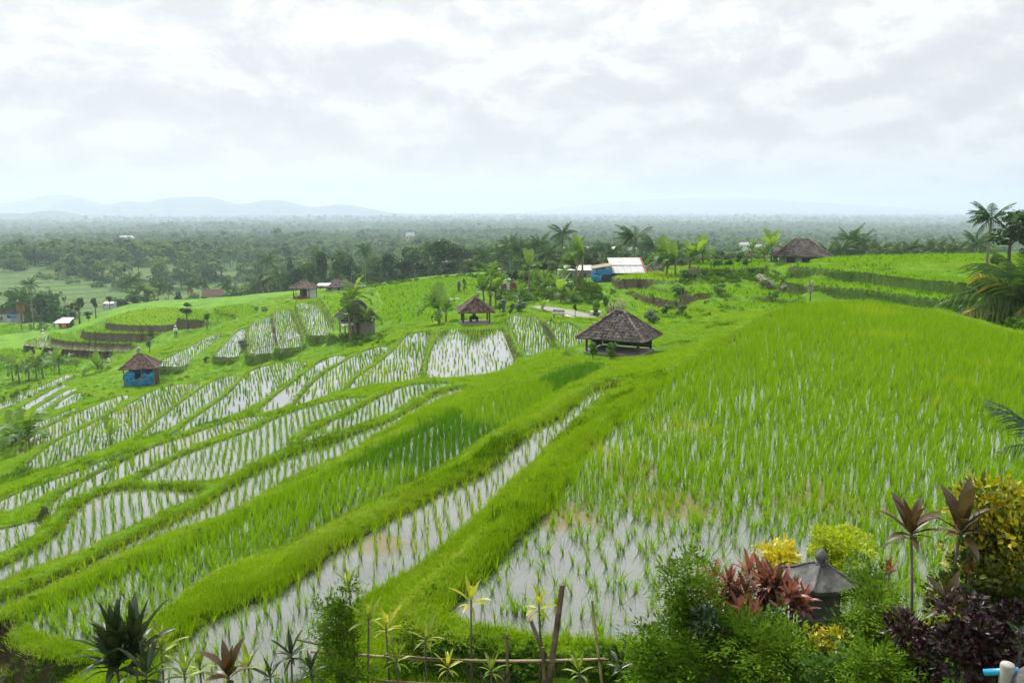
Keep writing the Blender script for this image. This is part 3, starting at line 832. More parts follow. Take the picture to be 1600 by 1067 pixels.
rpos, rrot, rscl, rpid = [], [], [], []
def rows_in(q, ang, gap, step):
    """row-and-step grid inside a paddy, rows running at ang from the line of sight"""
    xy = q['xy']
    c = xy.mean(0)
    ca_, sa_ = math.cos(ang), math.sin(ang)
    u = (xy - c) @ np.array([[ca_, sa_], [-sa_, ca_]])
    lo, hi = u.min(0), u.max(0)
    gu, gv = np.meshgrid(np.arange(lo[0], hi[0], gap), np.arange(lo[1], hi[1], step))
    gu, gv = gu.ravel(), gv.ravel()
    wob = 0.25 * np.sin(gv / 3.1 + c[0]) * gap * 1.3
    X = c[0] + gu * ca_ + gv * sa_ + wob
    Y = c[1] - gu * sa_ + gv * ca_
    return X, Y
for q in PAD:
    if q['cover'] <= 0 or q['ph'] <= 0:
        continue
    c = q['xy'].mean(0)
    far = q['d'] > 34
    los = math.atan2(c[0], c[1])                           # bearing of the paddy
    los = math.atan(c[0] * CP / (c[1] * CP - q['z'] * SP))
    ang = los + {'A': R(-5), 'B': R(-2), 'C': R(5), 'P': 0}.get(q['style'], R(1.2) * math.sin(q['z'] * 7))
    st = q['style']
    gap = q['gap']
    if far:
        X, Y = rows_in(q, ang, gap * .72 if q['kind'] == 'w' else .26, 1.0)
    else:
        X, Y = rows_in(q, ang, gap, {'A': .20, 'B': .125, 'C': .12}.get(st, .19))
    n = len(X)
    jit = (0.05 if st == 'B' else .035) if not far else 0.035
    X = X + rng.normal(0, jit, n)
    Y = Y + rng.normal(0, jit * 1.4, n)
    ok = inside(q['xy'], X, Y) & (np.abs(np.degrees(np.arctan2(X, Y))) < 44)
    X, Y = X[ok], Y[ok]
    n = len(X)
    cov = np.full(n, q['cover'])
    hs = np.full(n, q['ph'])
    key = np.full(n, KEY['g'])
    if st == 'B':
        # thin, sparse seedlings in the open corner by the garden, closing up behind
        pxs = 800 + X / Y * FPX * (CP + 0)                 # bearing only
        dd = np.hypot(X, Y)
        sparse = np.clip((13.6 + 1.2 * vnoise(X, Y, 2.4) - dd) / 3.0, 0, 1) * np.clip((4.6 - X) / 1.5 + .25, 0, 1)
        cov = 1.0 - 0.52 * sparse
        cov -= np.clip(vnoise(X, Y, 2.1) - .3, 0, 1) * .6 + .3 * np.clip(vnoise(X * 5, Y, .9) - .3, 0, 1)
        hs = q['ph'] * (1 - 0.28 * sparse) * (1 + .16 * vnoise(X, Y, 2.9))
        key = np.where(vnoise(X + 7, Y, 2.2) > 0.62, KEY['p'], KEY['g'])
    elif st == 'C':
        key = np.where(vnoise(X, Y, 4.0) > 0.1, KEY['g'], KEY['k'])
        cov = np.clip(1.05 - np.clip(vnoise(X + 5, Y, 3.0) - .4, 0, 1) * .8, 0, 1)
        hs = q['ph'] * (1 + .15 * vnoise(X, Y, 1.9))
    elif st == 'D':
        key = np.where(vnoise(X, Y, 3.0) > -0.1, KEY['p'], KEY['g'])
        cov = np.clip(q['cover'] - np.clip(vnoise(X + 5, Y, 2.2) - .3, 0, 1), 0, 1)
    elif st == 'A':
        key = np.where(vnoise(X, Y, 1.3) > -0.25, KEY['p'], KEY['g'])
        cov = q['cover'] - .5 * np.clip(vnoise(X, Y, 2.6) - .3, 0, 1)
    elif st == 'rp':
        key = np.full(n, KEY['p'])
    elif q['kind'] == 'w':
        # weak patches where the water shows
        cov = np.clip(q['cover'] + .1 - 0.5 * np.clip(vnoise(X, Y, 4.5) + .1, 0, 1) + .25 * np.clip(-vnoise(X, Y, 4.5), 0, 1), 0.12, 1)
        key = np.where(vnoise(X + 3, Y, 3.5) > 0.35, KEY['p'], KEY['g'])
        hs = q['ph'] * (.85 + .3 * cov)
    if st == 'P':                                          # closed triangle of crop below the shelter, open water to the sides
        gpt = at_h(740, 512, 9.9)
        tip = at_h(738, 541, 9.9)
        f = (gpt.y - Y) / (gpt.y - tip.y)
        inn = (np.abs(X - gpt.x) < 2.6 * (1 - f)) & (f < 1)
        cov = np.where(inn, 1.0, .55)
        hs = np.where(inn, .40, .26)
        key = np.where(inn, KEY['g'], KEY['p'])
    keep = rng.random(n) < cov
    X, Y, hs, key = X[keep], Y[keep], hs[keep], key[keep]
    n = len(X)
    z = np.full(n, q['z'] - 0.03)
    var = rng.uniform(.68, 1.25, n)
    rpos.append(np.stack([X, Y, z], 1))
    if far:
        flip = rng.integers(0, 2, n) * math.pi
        rrot.append(np.stack([np.zeros(n), np.zeros(n), -ang + flip], 1))
        s = hs / 0.36 * var
        rscl.append(np.stack([rng.uniform(.6, 1.15, n) if q['kind'] == 'w' else np.full(n, 1.6), np.full(n, 1.05), s], 1))
        key = np.where(rng.random(n) < .15, KEY['k'], key)
        rpid.append(9 + key + rng.integers(0, 3, n))
    else:
        rrot.append(np.stack([rng.normal(0.0, .08, n), rng.normal(0.10 if st == 'B' else 0, .09, n), rng.uniform(0, 6.28, n)], 1))
        s = hs * var
        thick = rng.uniform(.7, 1.25, n) * {'C': .56, 'B': .44}.get(st, .38)
        rscl.append(np.stack([thick, thick, s], 1))
        rpid.append(key + rng.integers(0, 3, n))
rpos, rrot, rscl, rpid = map(np.concatenate, (rpos, rrot, rscl, rpid))
print('rice', len(rpos))
scatter('rice_plants', rpos, rrot, rscl, rpid, protos, 'young green rice standing in rows in the flooded paddies', 'rice')

# ------------------------------------------------------------------ grass on bunds and banks
def tuft(n, hgt, rad, width, rnd, mat):
    vs, fs = [], []
    for i in range(n):
        a = rnd.uniform(0, 2 * math.pi)
        r_ = rad * math.sqrt(rnd.random())
        b_ = rnd.uniform(0, 2 * math.pi)
        blade(vs, fs, (r_ * math.cos(a), r_ * math.sin(a), -0.03), (math.cos(b_), math.sin(b_)), hgt * rnd.uniform(.5, 1.2), width * rnd.uniform(.7, 1.3), rnd.uniform(.1, .75), 3, rnd.uniform(.3, 1.3))
    return lib_mesh('tuft', vs, fs, mat)
gp = [tuft(44, .17, .24, .012, rp, M['grass']) for _ in range(3)] + [tuft(44, .15, .24, .012, rp, M['grass_dry']) for _ in range(2)] + [tuft(40, .27, .22, .013, rp, M['grass_shaded']) for _ in range(2)]
NG = 150000
ga = rng.uniform(R(-44), R(44), NG * 2)
gd = np.exp(rng.uniform(math.log(6.0), math.log(150.0), NG * 2))
# equal cover per area near by, thinning out with distance
keep = rng.random(NG * 2) < np.clip((gd / 13.0) ** 2, 0.12, 1)
ga, gd = ga[keep], gd[keep]
X, Y = np.sin(ga) * gd, np.cos(ga) * gd
i_ = gin(X, Y)
kind_ok = np.array([q['kind'] == 'd' for q in PAD] + [True])
ok = (i_ < 0)
X, Y, gd, ga = X[ok], Y[ok], gd[ok], ga[ok]
Z = gz(X, Y)
sl = np.abs(gz(X * 1.004, Y * 1.004) - Z) / (gd * .004)
n = len(X)
s = np.interp(gd, [6, 20, 35, 60, 150], [.75, .85, 1.05, 1.2, 2.2]) * rng.uniform(.7, 1.3, n)
hgt = np.interp(gd, [6, 16, 26, 60, 150], [.68, .68, .66, .6, 1.0]) * rng.uniform(.7, 1.3, n) * (1 + .35 * vnoise(X, Y, 2.5))
typ = .7 * vnoise(X, Y, 3.3) + .4 * vnoise(X, Y, .9) + rng.normal(0, .28, n)
pid = np.where((typ > 0.72) & (sl < .5), 3 + rng.integers(0, 2, n), np.where((typ < -.8) | (sl > .8), 5 + rng.integers(0, 2, n), rng.integers(0, 3, n)))  # steep banks take the shade-darkened tufts, as do a few random spots
soil_here = soil[np.round(gidx(X, Y)[0]).astype(int), np.round(gidx(X, Y)[1]).astype(int)]
ok = ~((soil_here > .5) & (sl > .6)) | (rng.random(n) < .15)
edge_here = GEDGE[np.round(gidx(X, Y)[0]).astype(int), np.round(gidx(X, Y)[1]).astype(int)]
ok &= edge_here > np.where(gd < 30, .10, .16)
# trodden, yellowed tops of the bunds, with bare spots where people walk
path = (edge_here > .30) & (edge_here < .62) & (gd < 75) & (vnoise(X, Y, 5.0) + .4 * vnoise(X, Y, 1.1) > -.05)
pid = np.where(path & (rng.random(n) < .8), 3 + rng.integers(0, 2, n), pid)
hgt = np.where(path, hgt * .55, hgt)
ok &= ~(path & (vnoise(X, Y, 1.6) > .55))
rank = (edge_here < .30) & (rng.random(n) < .22)            # longer growth leaning over the water's edge
hgt = np.where(rank, hgt * 1.5, hgt)
print('grass', ok.sum())
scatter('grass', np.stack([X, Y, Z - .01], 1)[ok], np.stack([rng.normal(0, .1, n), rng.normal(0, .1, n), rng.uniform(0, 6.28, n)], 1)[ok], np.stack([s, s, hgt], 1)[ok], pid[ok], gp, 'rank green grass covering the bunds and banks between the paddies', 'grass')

# ------------------------------------------------------------------ the wooded plain
def leaf_cloud(vs, fs, c, rx, rz, n, size, rnd):
    for _ in range(n):
        while True:
            p = Vector((rnd.uniform(-1, 1), rnd.uniform(-1, 1), rnd.uniform(-1, 1)))
            if .35 < p.length < 1: break
        q_ = Vector((c[0] + p.x * rx, c[1] + p.y * rx, c[2] + p.z * rz))
        nrm = (p + Vector((rnd.uniform(-.6, .6), rnd.uniform(-.6, .6), rnd.uniform(-.2, .9)))).normalized()
        u = nrm.orthogonal().normalized()
        w = nrm.cross(u)
        a = rnd.uniform(0, 6.28)
        u, w = u * math.cos(a) + w * math.sin(a), w * math.cos(a) - u * math.sin(a)
        s_ = size * rnd.uniform(.6, 1.3)
        k = len(vs)
        vs += [q_ - u * s_, q_ + w * s_ * .55, q_ + u * s_, q_ - w * s_ * .55]
        fs.append((k, k + 1, k + 2, k + 3))
def far_broad(rnd, mat):
    vs, fs = [], []
    for _ in range(rnd.randint(4, 6)):
        leaf_cloud(vs, fs, (rnd.uniform(-2.4, 2.4), rnd.uniform(-2.4, 2.4), rnd.uniform(2.8, 8.5)), rnd.uniform(1.9, 3.0), rnd.uniform(1.6, 2.6), 34, .75, rnd)
    k = len(vs)
    for a in range(4):
        vs.append((.3 * math.cos(a * 1.57), .3 * math.sin(a * 1.57), -2)); vs.append((.2 * math.cos(a * 1.57), .2 * math.sin(a * 1.57), 7))
    for a in range(4):
        fs.append((k + 2 * a, k + 2 * ((a + 1) % 4), k + 2 * ((a + 1) % 4) + 1, k + 2 * a + 1))
    return lib_mesh('far_broadleaf', vs, fs, mat)
def far_bush(rnd, mat):
    vs, fs = [], []
    for _ in range(rnd.randint(4, 6)):
        leaf_cloud(vs, fs, (rnd.uniform(-2.6, 2.6), rnd.uniform(-2.6, 2.6), rnd.uniform(.3, 2.6)), rnd.uniform(1.4, 2.4), rnd.uniform(1.2, 2.0), 26, .65, rnd)
    return lib_mesh('far_bush', vs, fs, mat)
def far_palm(rnd, mat):
    vs, fs = [], []
    h = rnd.uniform(9, 13)
    for a in range(4):
        vs.append((.22 * math.cos(a * 1.57), .22 * math.sin(a * 1.57), -2)); vs.append((.14 * math.cos(a * 1.57), .14 * math.sin(a * 1.57), h))
    for a in range(4):
        fs.append((2 * a, 2 * ((a + 1) % 4), 2 * ((a + 1) % 4) + 1, 2 * a + 1))
    for i in range(17):
        a = i * 2.4 + rnd.uniform(-.2, .2)
        el = rnd.uniform(-.35, 1.15)
        L = rnd.uniform(3.0, 4.2)
        p = Vector((0, 0, h)); k = len(vs)
        for s_ in range(5):
            wd = (0.18, .62, .7, .5, .05)[s_]
            side = Vector((-math.sin(a), math.cos(a), 0))
            vs += [p - side * wd - Vector((0, 0, wd * .5)), p, p + side * wd - Vector((0, 0, wd * .5))]
            e2 = el - s_ * .5
            p = p + Vector((math.cos(a) * math.cos(e2), math.sin(a) * math.cos(e2), math.sin(e2))) * (L / 4)
        for s_ in range(4):
            b_ = k + s_ * 3
            fs += [(b_, b_ + 1, b_ + 4, b_ + 3), (b_ + 1, b_ + 2, b_ + 5, b_ + 4)]
    return lib_mesh('far_palm', vs, fs, mat)
fp = [far_broad(rp, M['forest']) for _ in range(3)] + [far_broad(rp, M['forest_light']) for _ in range(2)] + [far_palm(rp, M['forest_light']) for _ in range(2)] + [far_palm(rp, M['forest']) for _ in range(2)] + [far_bush(rp, M['forest']), far_bush(rp, M['forest_light'])]
fx, fy, fs_ = [], [], []
for d0, d1, sp, sc in ((235, 450, 4.6, .85), (450, 800, 5.8, .95), (800, 1600, 10.0, 1.1), (1600, 3200, 19.0, 1.5), (3200, 8000, 50.0, 2.4)):
    area = .5 * R(84) * (d1 * d1 - d0 * d0)
    k = int(area / sp ** 2)
    d_ = np.sqrt(rng.uniform(d0 * d0, d1 * d1, k))
    a_ = rng.uniform(R(-42), R(42), k)
    fx.append(np.sin(a_) * d_); fy.append(np.cos(a_) * d_); fs_.append(np.full(k, sc))
X, Y, s = map(np.concatenate, (fx, fy, fs_))
d_ = np.hypot(X, Y); az_ = np.degrees(np.arctan2(X, Y))
clear = (d_ < 446) & (az_ < -18.5 + (d_ - 380) * .03) & ((d_ > 322) | (rng.random(len(d_)) < .3)) & (vnoise(X, Y, 26) < .45)
clear |= (d_ > 500) & (vnoise(X, Y, 90.0) + .4 * vnoise(X, Y, 31.0) > 0.80)
ok = ~clear
X, Y, s, d_ = X[ok], Y[ok], s[ok], d_[ok]
n = len(X)
Z = gz(X, Y)
clump = vnoise(X, Y, 70.0) + .6 * vnoise(X, Y, 240.0)
s = s * rng.uniform(.62, 1.15, n) * (1 + .25 * np.clip(clump, -.5, 1))
palm = rng.random(n) < np.clip(.5 - clump * .6, .12, .8)
pid = np.where(palm, 5 + rng.integers(0, 4, n), np.where(rng.random(n) < .35 - .2 * clump, 3 + rng.integers(0, 2, n), rng.integers(0, 3, n)))
pale = (d_ > 1300) & (rng.random(n) < .7)
pid = np.where(pale, 3 + rng.integers(0, 4, n), pid)
under = (d_ < 900) & (rng.random(n) < .38)
pid = np.where(under, 9 + rng.integers(0, 2, n), pid)
print('forest', n)
scatter('forest', np.stack([X, Y, Z - .3], 1), np.stack([np.zeros(n), np.zeros(n), rng.uniform(0, 6.28, n)], 1), np.stack([s * rng.uniform(.9, 1.25, n), s * rng.uniform(.9, 1.25, n), s], 1), pid, fp, 'dense woodland of palms and broadleaf trees filling the plain', 'forest')

# ------------------------------------------------------------------ weeds and undergrowth on the rough banks
def weed(rnd, mat):
    vs, fs = [], []
    for _ in range(4):
        leaf_cloud(vs, fs, (rnd.uniform(-.3, .3), rnd.uniform(-.3, .3), rnd.uniform(.1, .55)), rnd.uniform(.2, .36), rnd.uniform(.2, .34), 26, .085, rnd)
    return lib_mesh('weed', vs, fs, mat)
M['weed'] = leaf_mat('weed_leaf', (0.06, 0.14, 0.008), (0.15, 0.25, 0.02), .3, .0, 1.5)
M['weed_dark'] = leaf_mat('weed_leaf_dark', (0.025, 0.075, 0.012), (0.07, 0.14, 0.022), .3, .0, 1.5)
wp = [weed(rp, M['weed']), weed(rp, M['weed']), weed(rp, M['weed_dark']), weed(rp, M['weed_dark'])]
WREG = [([(905,452),(960,445),(1060,445),(1250,440),(1260,475),(1180,484),(1120,498),(1040,500),(1000,482),(950,482)], 130, .3, .8),
 ([(770,470),(800,432),(900,432),(940,450),(935,478),(880,470),(832,474)], 700, .4, 1.1),
 ([(520,525),(620,510),(600,540),(540,548)], 60, .3, .7), ([(130,602),(215,596),(300,585),(280,602),(130,626)], 40, .2, .5),
 ([(1470,474),(1600,492),(1600,520),(1500,492)], 260, .5, 1.2), ([(500,1003),(690,985),(1010,1016),(1010,1067),(480,1067)], 260, .10, .26), ([(0,990),(300,850),(560,740),(800,620),(900,580),(960,600),(700,760),(500,880),(280,1000),(120,1040)], 260, .06, .16), ([(600,950),(780,800),(900,690),(1100,550),(1150,540),(1000,640),(850,810),(720,960)], 240, .06, .18), ([(0,900),(300,760),(600,640),(780,590),(600,690),(300,840),(0,960)], 160, .08, .18), ([(540,448),(760,427),(900,430),(900,436),(760,434),(540,454)], 240, .6, 1.4),
 ([(1060,428),(1200,424),(1240,432),(1230,440),(1060,446)], 200, .4, .9), ([(0,510),(60,500),(100,515),(60,520)], 60, .6, 1.3), ([(0,595),(120,588),(100,600),(0,640)], 80, .3, .7), ([(1000,1030),(1600,1000),(1600,1067),(1000,1067)], 200, .2, .4), ([(0,1020),(110,1000),(260,1010),(250,1067),(0,1067)], 70, .1, .22)]
wpos, wsc = [], []
for poly, k, s0, s1 in WREG:
    P_ = np.array(poly, float)
    got = 0
    while got < k:
        px, py = rng.uniform(P_[:, 0].min(), P_[:, 0].max()), rng.uniform(P_[:, 1].min(), P_[:, 1].max())
        if not inside(P_, np.array([px]), np.array([py]))[0]:
            continue
        got += 1
        h_, t_ = hit(px, py, 6.0, 260.0)
        if int(gin(h_.x, h_.y)) >= 0 or t_ > 250:
            continue
        wpos.append(tuple(h_)); wsc.append(rng.uniform(s0, s1))
n = len(wpos)
wsc = np.array(wsc)
scatter('undergrowth', np.array(wpos) - np.array([0, 0, .04]), np.stack([np.zeros(n), np.zeros(n), rng.uniform(0, 6.28, n)], 1), np.stack([wsc * 1.15, wsc * 1.15, wsc * rng.uniform(.6, 1.0, n)], 1), rng.integers(0, 4, n), wp, 'tangled weeds and low undergrowth on the rough banks', 'undergrowth')

# ------------------------------------------------------------------ hills on the skyline
def hill(pts, d, thick, label, mat):
    """a ridge: skyline given in picture columns and heights, at its own distance, with front and back slopes"""
    vs, fs = [], []
    k = len(pts)
    fine_x = np.linspace(pts[0][0], pts[-1][0], 90)
    fine_y = np.interp(fine_x, [p[0] for p in pts], [p[1] for p in pts])
    fine_y = np.convolve(np.pad(fine_y, 2, 'edge'), np.ones(5) / 5, 'valid') + vnoise(fine_x, fine_x * 0, 9.) * .5
    for off, f in ((-thick, 0), (-thick * .45, .5), (-thick * .15, .86), (0, 1), (thick * .6, .5), (thick, 0)):
        for i, (x, y) in enumerate(zip(fine_x, fine_y)):
            p = at_t(x, y, d)
            zz = -112 + (p.z + 112) * f
            dd = d + off * (1 + .3 * math.sin(i * .5))
            vs.append((p.x * dd / d, dd * CP, zz + (60 * vnoise(np.array(p.x + off), np.array(off), 700.) * (f * (1 - f)) * 2)))
    for r_ in range(5):
        for i in range(89):
            a = r_ * 90 + i
            fs.append((a, a + 1, a + 91, a + 90))
    o = mesh_obj('hill', vs, fs, mat, smooth=True)
    return tag(o, label, 'hill', kind='structure')
M['hill'] = solid_mat('hill_woods', (0.02, 0.05, 0.02), (0.06, 0.10, 0.035), 0.004, .95, 0)
hill([(-260,330),(-160,318),(-60,322),(20,318),(60,314),(100,304),(130,305),(150,311),(180,318),(235,328),(290,336)], 6500, 600, 'far pale blue mountain at left on the skyline', M['hill'])
hill([(40,337),(90,330),(115,314),(130,312),(150,313),(165,320),(185,321),(200,318),(212,314),(228,313),(238,319),(243,320),(255,313),(270,311),(300,308),(330,308),(345,309),(360,312),(375,318),(398,321),(405,316),(420,313),(450,314),(465,316),(480,322),(512,324),(525,320),(545,319),(560,321),(590,328),(640,336)], 5600, 500, 'low blue hills in a row on the skyline left of centre', M['hill'])
hill([(780,336),(850,328),(920,319),(1000,313),(1060,310),(1120,309),(1180,312),(1260,317),(1340,321),(1420,327),(1500,336)], 9500, 1000, 'very faint broad mountain on the skyline right of centre', M['hill'])
hill([(-200,345),(-80,334),(0,336),(30,332),(60,334),(80,330),(110,329),(130,333),(160,342),(200,352)], 3600, 380, 'wooded low hill in the plain at far left', M['hill'])

# ------------------------------------------------------------------ haze
hz = bpy.data.meshes.new('haze')
bm = bmesh.new()
bmesh.ops.create_cube(bm, size=1.0)
bmesh.ops.scale(bm, vec=(64000, 64000, 262), verts=bm.verts)
bmesh.ops.translate(bm, vec=(0, 15000, 16), verts=bm.verts)
bm.to_mesh(hz); bm.free()
m, t, out = new_mat('haze_air')
pv = mk(t, 'ShaderNodeVolumePrincipled')
pv.inputs['Color'].default_value = (0.665, 0.785, 0.965, 1)
pv.inputs['Density'].default_value = 2.8e-4
pv.inputs['Anisotropy'].default_value = 0.25
t.links.new(pv.outputs[0], out.inputs['Volume'])
hz.materials.append(m)
haze = link(bpy.data.objects.new('haze', hz))
tag(haze, 'pale blue haze filling the air over the plain', 'haze', kind='stuff')
haze.display_type = 'WIRE'
# ------------------------------------------------------------------ building blocks for things
class MB:
    """collects pieces of one part and links them as one mesh"""
    def __init__(s):
        s.v, s.f, s.m = [], [], []
    def add(s, vs, fs, mi=0):
        k = len(s.v)
        s.v += [Vector(p) for p in vs]
        s.f += [tuple(i + k for i in f) for f in fs]
        s.m += [mi] * len(fs)
        return s
    def box(s, c, size, rz=0.0, mi=0, tilt=None, bev=0.0):
        x, y, z = size[0] / 2, size[1] / 2, size[2] / 2
        mat = Matrix.Rotation(rz, 3, 'Z')
        if tilt is not None:
            mat = mat @ Euler(tilt).to_matrix()
        if bev > 0:
            e = min(bev, x * .8, y * .8, z * .8)
            pts = []
            for zz, ins in ((-z, e), (-z + e, 0), (z - e, 0), (z, e)):
                X, Y = x - ins, y - ins
                pts += [(-X, -Y, zz), (X, -Y, zz), (X, Y, zz), (-X, Y, zz)]
            fs = [(3, 2, 1, 0), (12, 13, 14, 15)]
            for r_ in range(3):
                for i in range(4):
                    a, b_ = r_ * 4 + i, r_ * 4 + (i + 1) % 4
                    fs.append((a, b_, b_ + 4, a + 4))
            return s.add([mat @ Vector(p) + Vector(c) for p in pts], fs, mi)
        pts = [(-x, -y, -z), (x, -y, -z), (x, y, -z), (-x, y, -z), (-x, -y, z), (x, -y, z), (x, y, z), (-x, y, z)]
        return s.add([mat @ Vector(p) + Vector(c) for p in pts], [(3, 2, 1, 0), (4, 5, 6, 7), (0, 1, 5, 4), (1, 2, 6, 5), (2, 3, 7, 6), (3, 0, 4, 7)], mi)
    def tube(s, pts, rad, n=7, mi=0, cap=True):
        pts = [Vector(p) for p in pts]
        if not isinstance(rad, (list, tuple)):
            rad = [rad] * len(pts)
        vs, fs = [], []
        ref = None
        for i, p in enumerate(pts):
            d = (pts[min(i + 1, len(pts) - 1)] - pts[max(i - 1, 0)]).normalized()
            if ref is None:
                ref = d.orthogonal().normalized()
            u = (ref - d * ref.dot(d)).normalized()
            ref = u
            w = d.cross(u)
            for k in range(n):
                a = 2 * math.pi * k / n
                vs.append(p + (u * math.cos(a) + w * math.sin(a)) * rad[i])
        for i in range(len(pts) - 1):
            for k in range(n):
                a, b_ = i * n + k, i * n + (k + 1) % n
                fs.append((a, b_, b_ + n, a + n))
        if cap:
            fs.append(tuple(range(n))[::-1])
            fs.append(tuple(range((len(pts) - 1) * n, len(pts) * n)))
        return s.add(vs, fs, mi)
    def build(s, name, mats, parent=None, smooth=False):
        return mesh_obj(name, s.v, s.f, mats, parent, smooth, s.m)

def empty(name, loc, rz=0.0, label=None, cat=None, group=None):
    o = bpy.data.objects.new(name, None)
    o.location = loc
    o.rotation_euler = (0, 0, rz)
    o.empty_display_size = 0.3
    link(o)
    return tag(o, label, cat, group)

def tiles(mb, A, B, C, D, tw, tl, rnd, lift=0.025, mi=0):
    """courses of overlapping curved tiles between an eave A-B and a top D-C"""
    A, B, C, D = map(Vector, (A, B, C, D))
    nrm = (B - A).cross(D - A).normalized()
    L = ((D + C) / 2 - (A + B) / 2).length
    nrow = max(2, int(L / tl))
    for r_ in range(nrow):
        v0, v1 = r_ / nrow, min(1.0, (r_ + 1.12) / nrow)
        l0, r0, l1, r1 = A.lerp(D, v0), B.lerp(C, v0), A.lerp(D, v1), B.lerp(C, v1)
        n = max(1, int(round((r0 - l0).length / tw)))
        for i in range(n):
            s0, s1 = i / n, (i + 1) / n
            j = rnd.uniform(-.010, .014)
            up = nrm * (lift + j)
            dn = nrm * 0.004
            md = nrm * 0.028
            a, b_ = l0.lerp(r0, s0), l0.lerp(r0, s1)
            c_, d_ = l1.lerp(r1, s1), l1.lerp(r1, s0)
            sl = (a - d_) * rnd.uniform(-.03, .05)
            a, b_ = a + sl, b_ + sl
            th = nrm * -0.03
            vs = [a + up, a.lerp(b_, .5) + up + md, b_ + up, c_ + dn, c_.lerp(d_, .5) + dn + md, d_ + dn, a + up + th, b_ + up + th]
            mb.add(vs, [(0, 1, 4, 5), (1, 2, 3, 4), (6, 7, 2, 1, 0)], mi)

def slab(mb, pts, thick, mi=0):
    """flat panel with thickness, downwards along its normal"""
    pts = [Vector(p) for p in pts]
    n = (pts[1] - pts[0]).cross(pts[2] - pts[0]).normalized() * thick
    k = len(pts)
    mb.add(pts + [p - n for p in pts], [tuple(range(k)), tuple(range(2 * k - 1, k - 1, -1))] + [(i, i + k, (i + 1) % k + k, (i + 1) % k) for i in range(k)], mi)

def hip_roof(parent, w, d, z0, h, ridge, mat, rnd, tw=.24, tl=.26, along='x', name='roof'):
    """tiled hip roof over a w by d eave at z0; ridge length along x or y"""
    a, b_, c_, e = Vector((-w / 2, -d / 2, z0)), Vector((w / 2, -d / 2, z0)), Vector((w / 2, d / 2, z0)), Vector((-w / 2, d / 2, z0))
    if along == 'x':
        r0, r1 = Vector((-ridge / 2, 0, z0 + h)), Vector((ridge / 2, 0, z0 + h))
        planes = [(a, b_, r1, r0), (b_, c_, r1, r1), (c_, e, r0, r1), (e, a, r0, r0)]
    else:
        r0, r1 = Vector((0, -ridge / 2, z0 + h)), Vector((0, ridge / 2, z0 + h))
        planes = [(a, b_, r0, r0), (b_, c_, r1, r0), (c_, e, r1, r1), (e, a, r0, r1)]
    base = MB()
    for p in planes:
        q_ = [p[0], p[1], p[2]] + ([p[3]] if (p[3] - p[2]).length > 1e-4 else [])
        slab(base, q_, .05)
    roof = base.build(name, mat, parent)
    tm = MB()
    for p in planes:
        tiles(tm, *p, tw, tl, rnd)
    tl_o = tm.build('roof_tile', mat, roof)
    tag(tl_o, kind='stuff')
    rc = MB()
    for p, q_ in ((a, r0), (b_, r1 if along == 'x' else r0), (c_, r1), (e, r0 if along == 'x' else r1), (r0, r1)):
        L = (q_ - p).length
        n = max(1, int(L / .3))
        for i in range(n):
            u0, u1 = p.lerp(q_, i / n), p.lerp(q_, (i + 1.05) / n)
            up = Vector((0, 0, .035 + rnd.uniform(-.008, .012)))
            rc.tube([u0 + up, u1 + up * .7], [.085, .07], 6)
    rc.build('ridge_cap', M['tile_ridge'], roof)
    return roof

M['tile'] = solid_mat('clay_tile', (0.022, 0.019, 0.018), (0.135, 0.110, 0.095), 9.0, .9, .5, contrast=(.36, .80))
M['tile_ridge'] = solid_mat('clay_ridge', (0.06, 0.05, 0.042), (0.20, 0.17, 0.14), 7.0, .9, .4)
M['tile_red'] = solid_mat('clay_tile_red', (0.042, 0.025, 0.019), (0.135, 0.088, 0.066), 5.0, .9, .4)
M['wood'] = solid_mat('grey_wood', (0.045, 0.035, 0.027), (0.13, 0.10, 0.075), 5.0, .85, .5, stretch=(6, 6, .8))
M['wood_pale'] = solid_mat('pale_wood', (0.14, 0.11, 0.08), (0.30, 0.24, 0.17), 5.0, .85, .4, stretch=(6, 6, .8))
M['bamboo'] = solid_mat('bamboo_cane', (0.16, 0.115, 0.06), (0.36, 0.28, 0.16), 4.0, .55, .3, stretch=(1.5, 1.5, 1.5))
M['bamboo_dark'] = solid_mat('weathered_bamboo', (0.045, 0.030, 0.020), (0.16, 0.11, 0.07), 5.0, .7, .4)
M['stone'] = solid_mat('volcanic_stone', (0.045, 0.046, 0.048), (0.16, 0.16, 0.155), 7.0, .95, .8, contrast=(.35, .72))
M['concrete'] = solid_mat('concrete', (0.19, 0.18, 0.165), (0.33, 0.32, 0.30), 5.0, .9, .4)
M['plaster'] = solid_mat('old_plaster', (0.36, 0.35, 0.33), (0.58, 0.57, 0.55), 2.5, .9, .2)
M['metal'] = solid_mat('zinc_sheet', (0.21, 0.22, 0.235), (0.31, 0.32, 0.33), 1.4, .45, .1, spec=.5)
M['rust'] = solid_mat('rusty_edge', (0.20, 0.06, 0.03), (0.42, 0.20, 0.14), 6.0, .8, .2)
M['tarp'] = solid_mat('blue_tarpaulin', (0.006, 0.115, 0.30), (0.02, 0.24, 0.50), 2.5, .4, .5, spec=.5)
M['tarp_orange'] = solid_mat('orange_tarpaulin', (0.55, 0.14, 0.05), (0.65, 0.2, 0.08), 2.5, .5, .3)
M['white'] = solid_mat('white_cloth', (0.68, 0.69, 0.70), (0.8, 0.8, 0.8), 6.0, .8, .2)
M['dark'] = solid_mat('dark_metal', (0.015, 0.015, 0.016), (0.05, 0.05, 0.05), 6.0, .5, .2)
M['skin'] = solid_mat('skin', (0.16, 0.08, 0.045), None, 3, .6)
M['asphalt'] = solid_mat('worn_asphalt', (0.13, 0.125, 0.12), (0.22, 0.21, 0.20), 1.5, .9, .3)
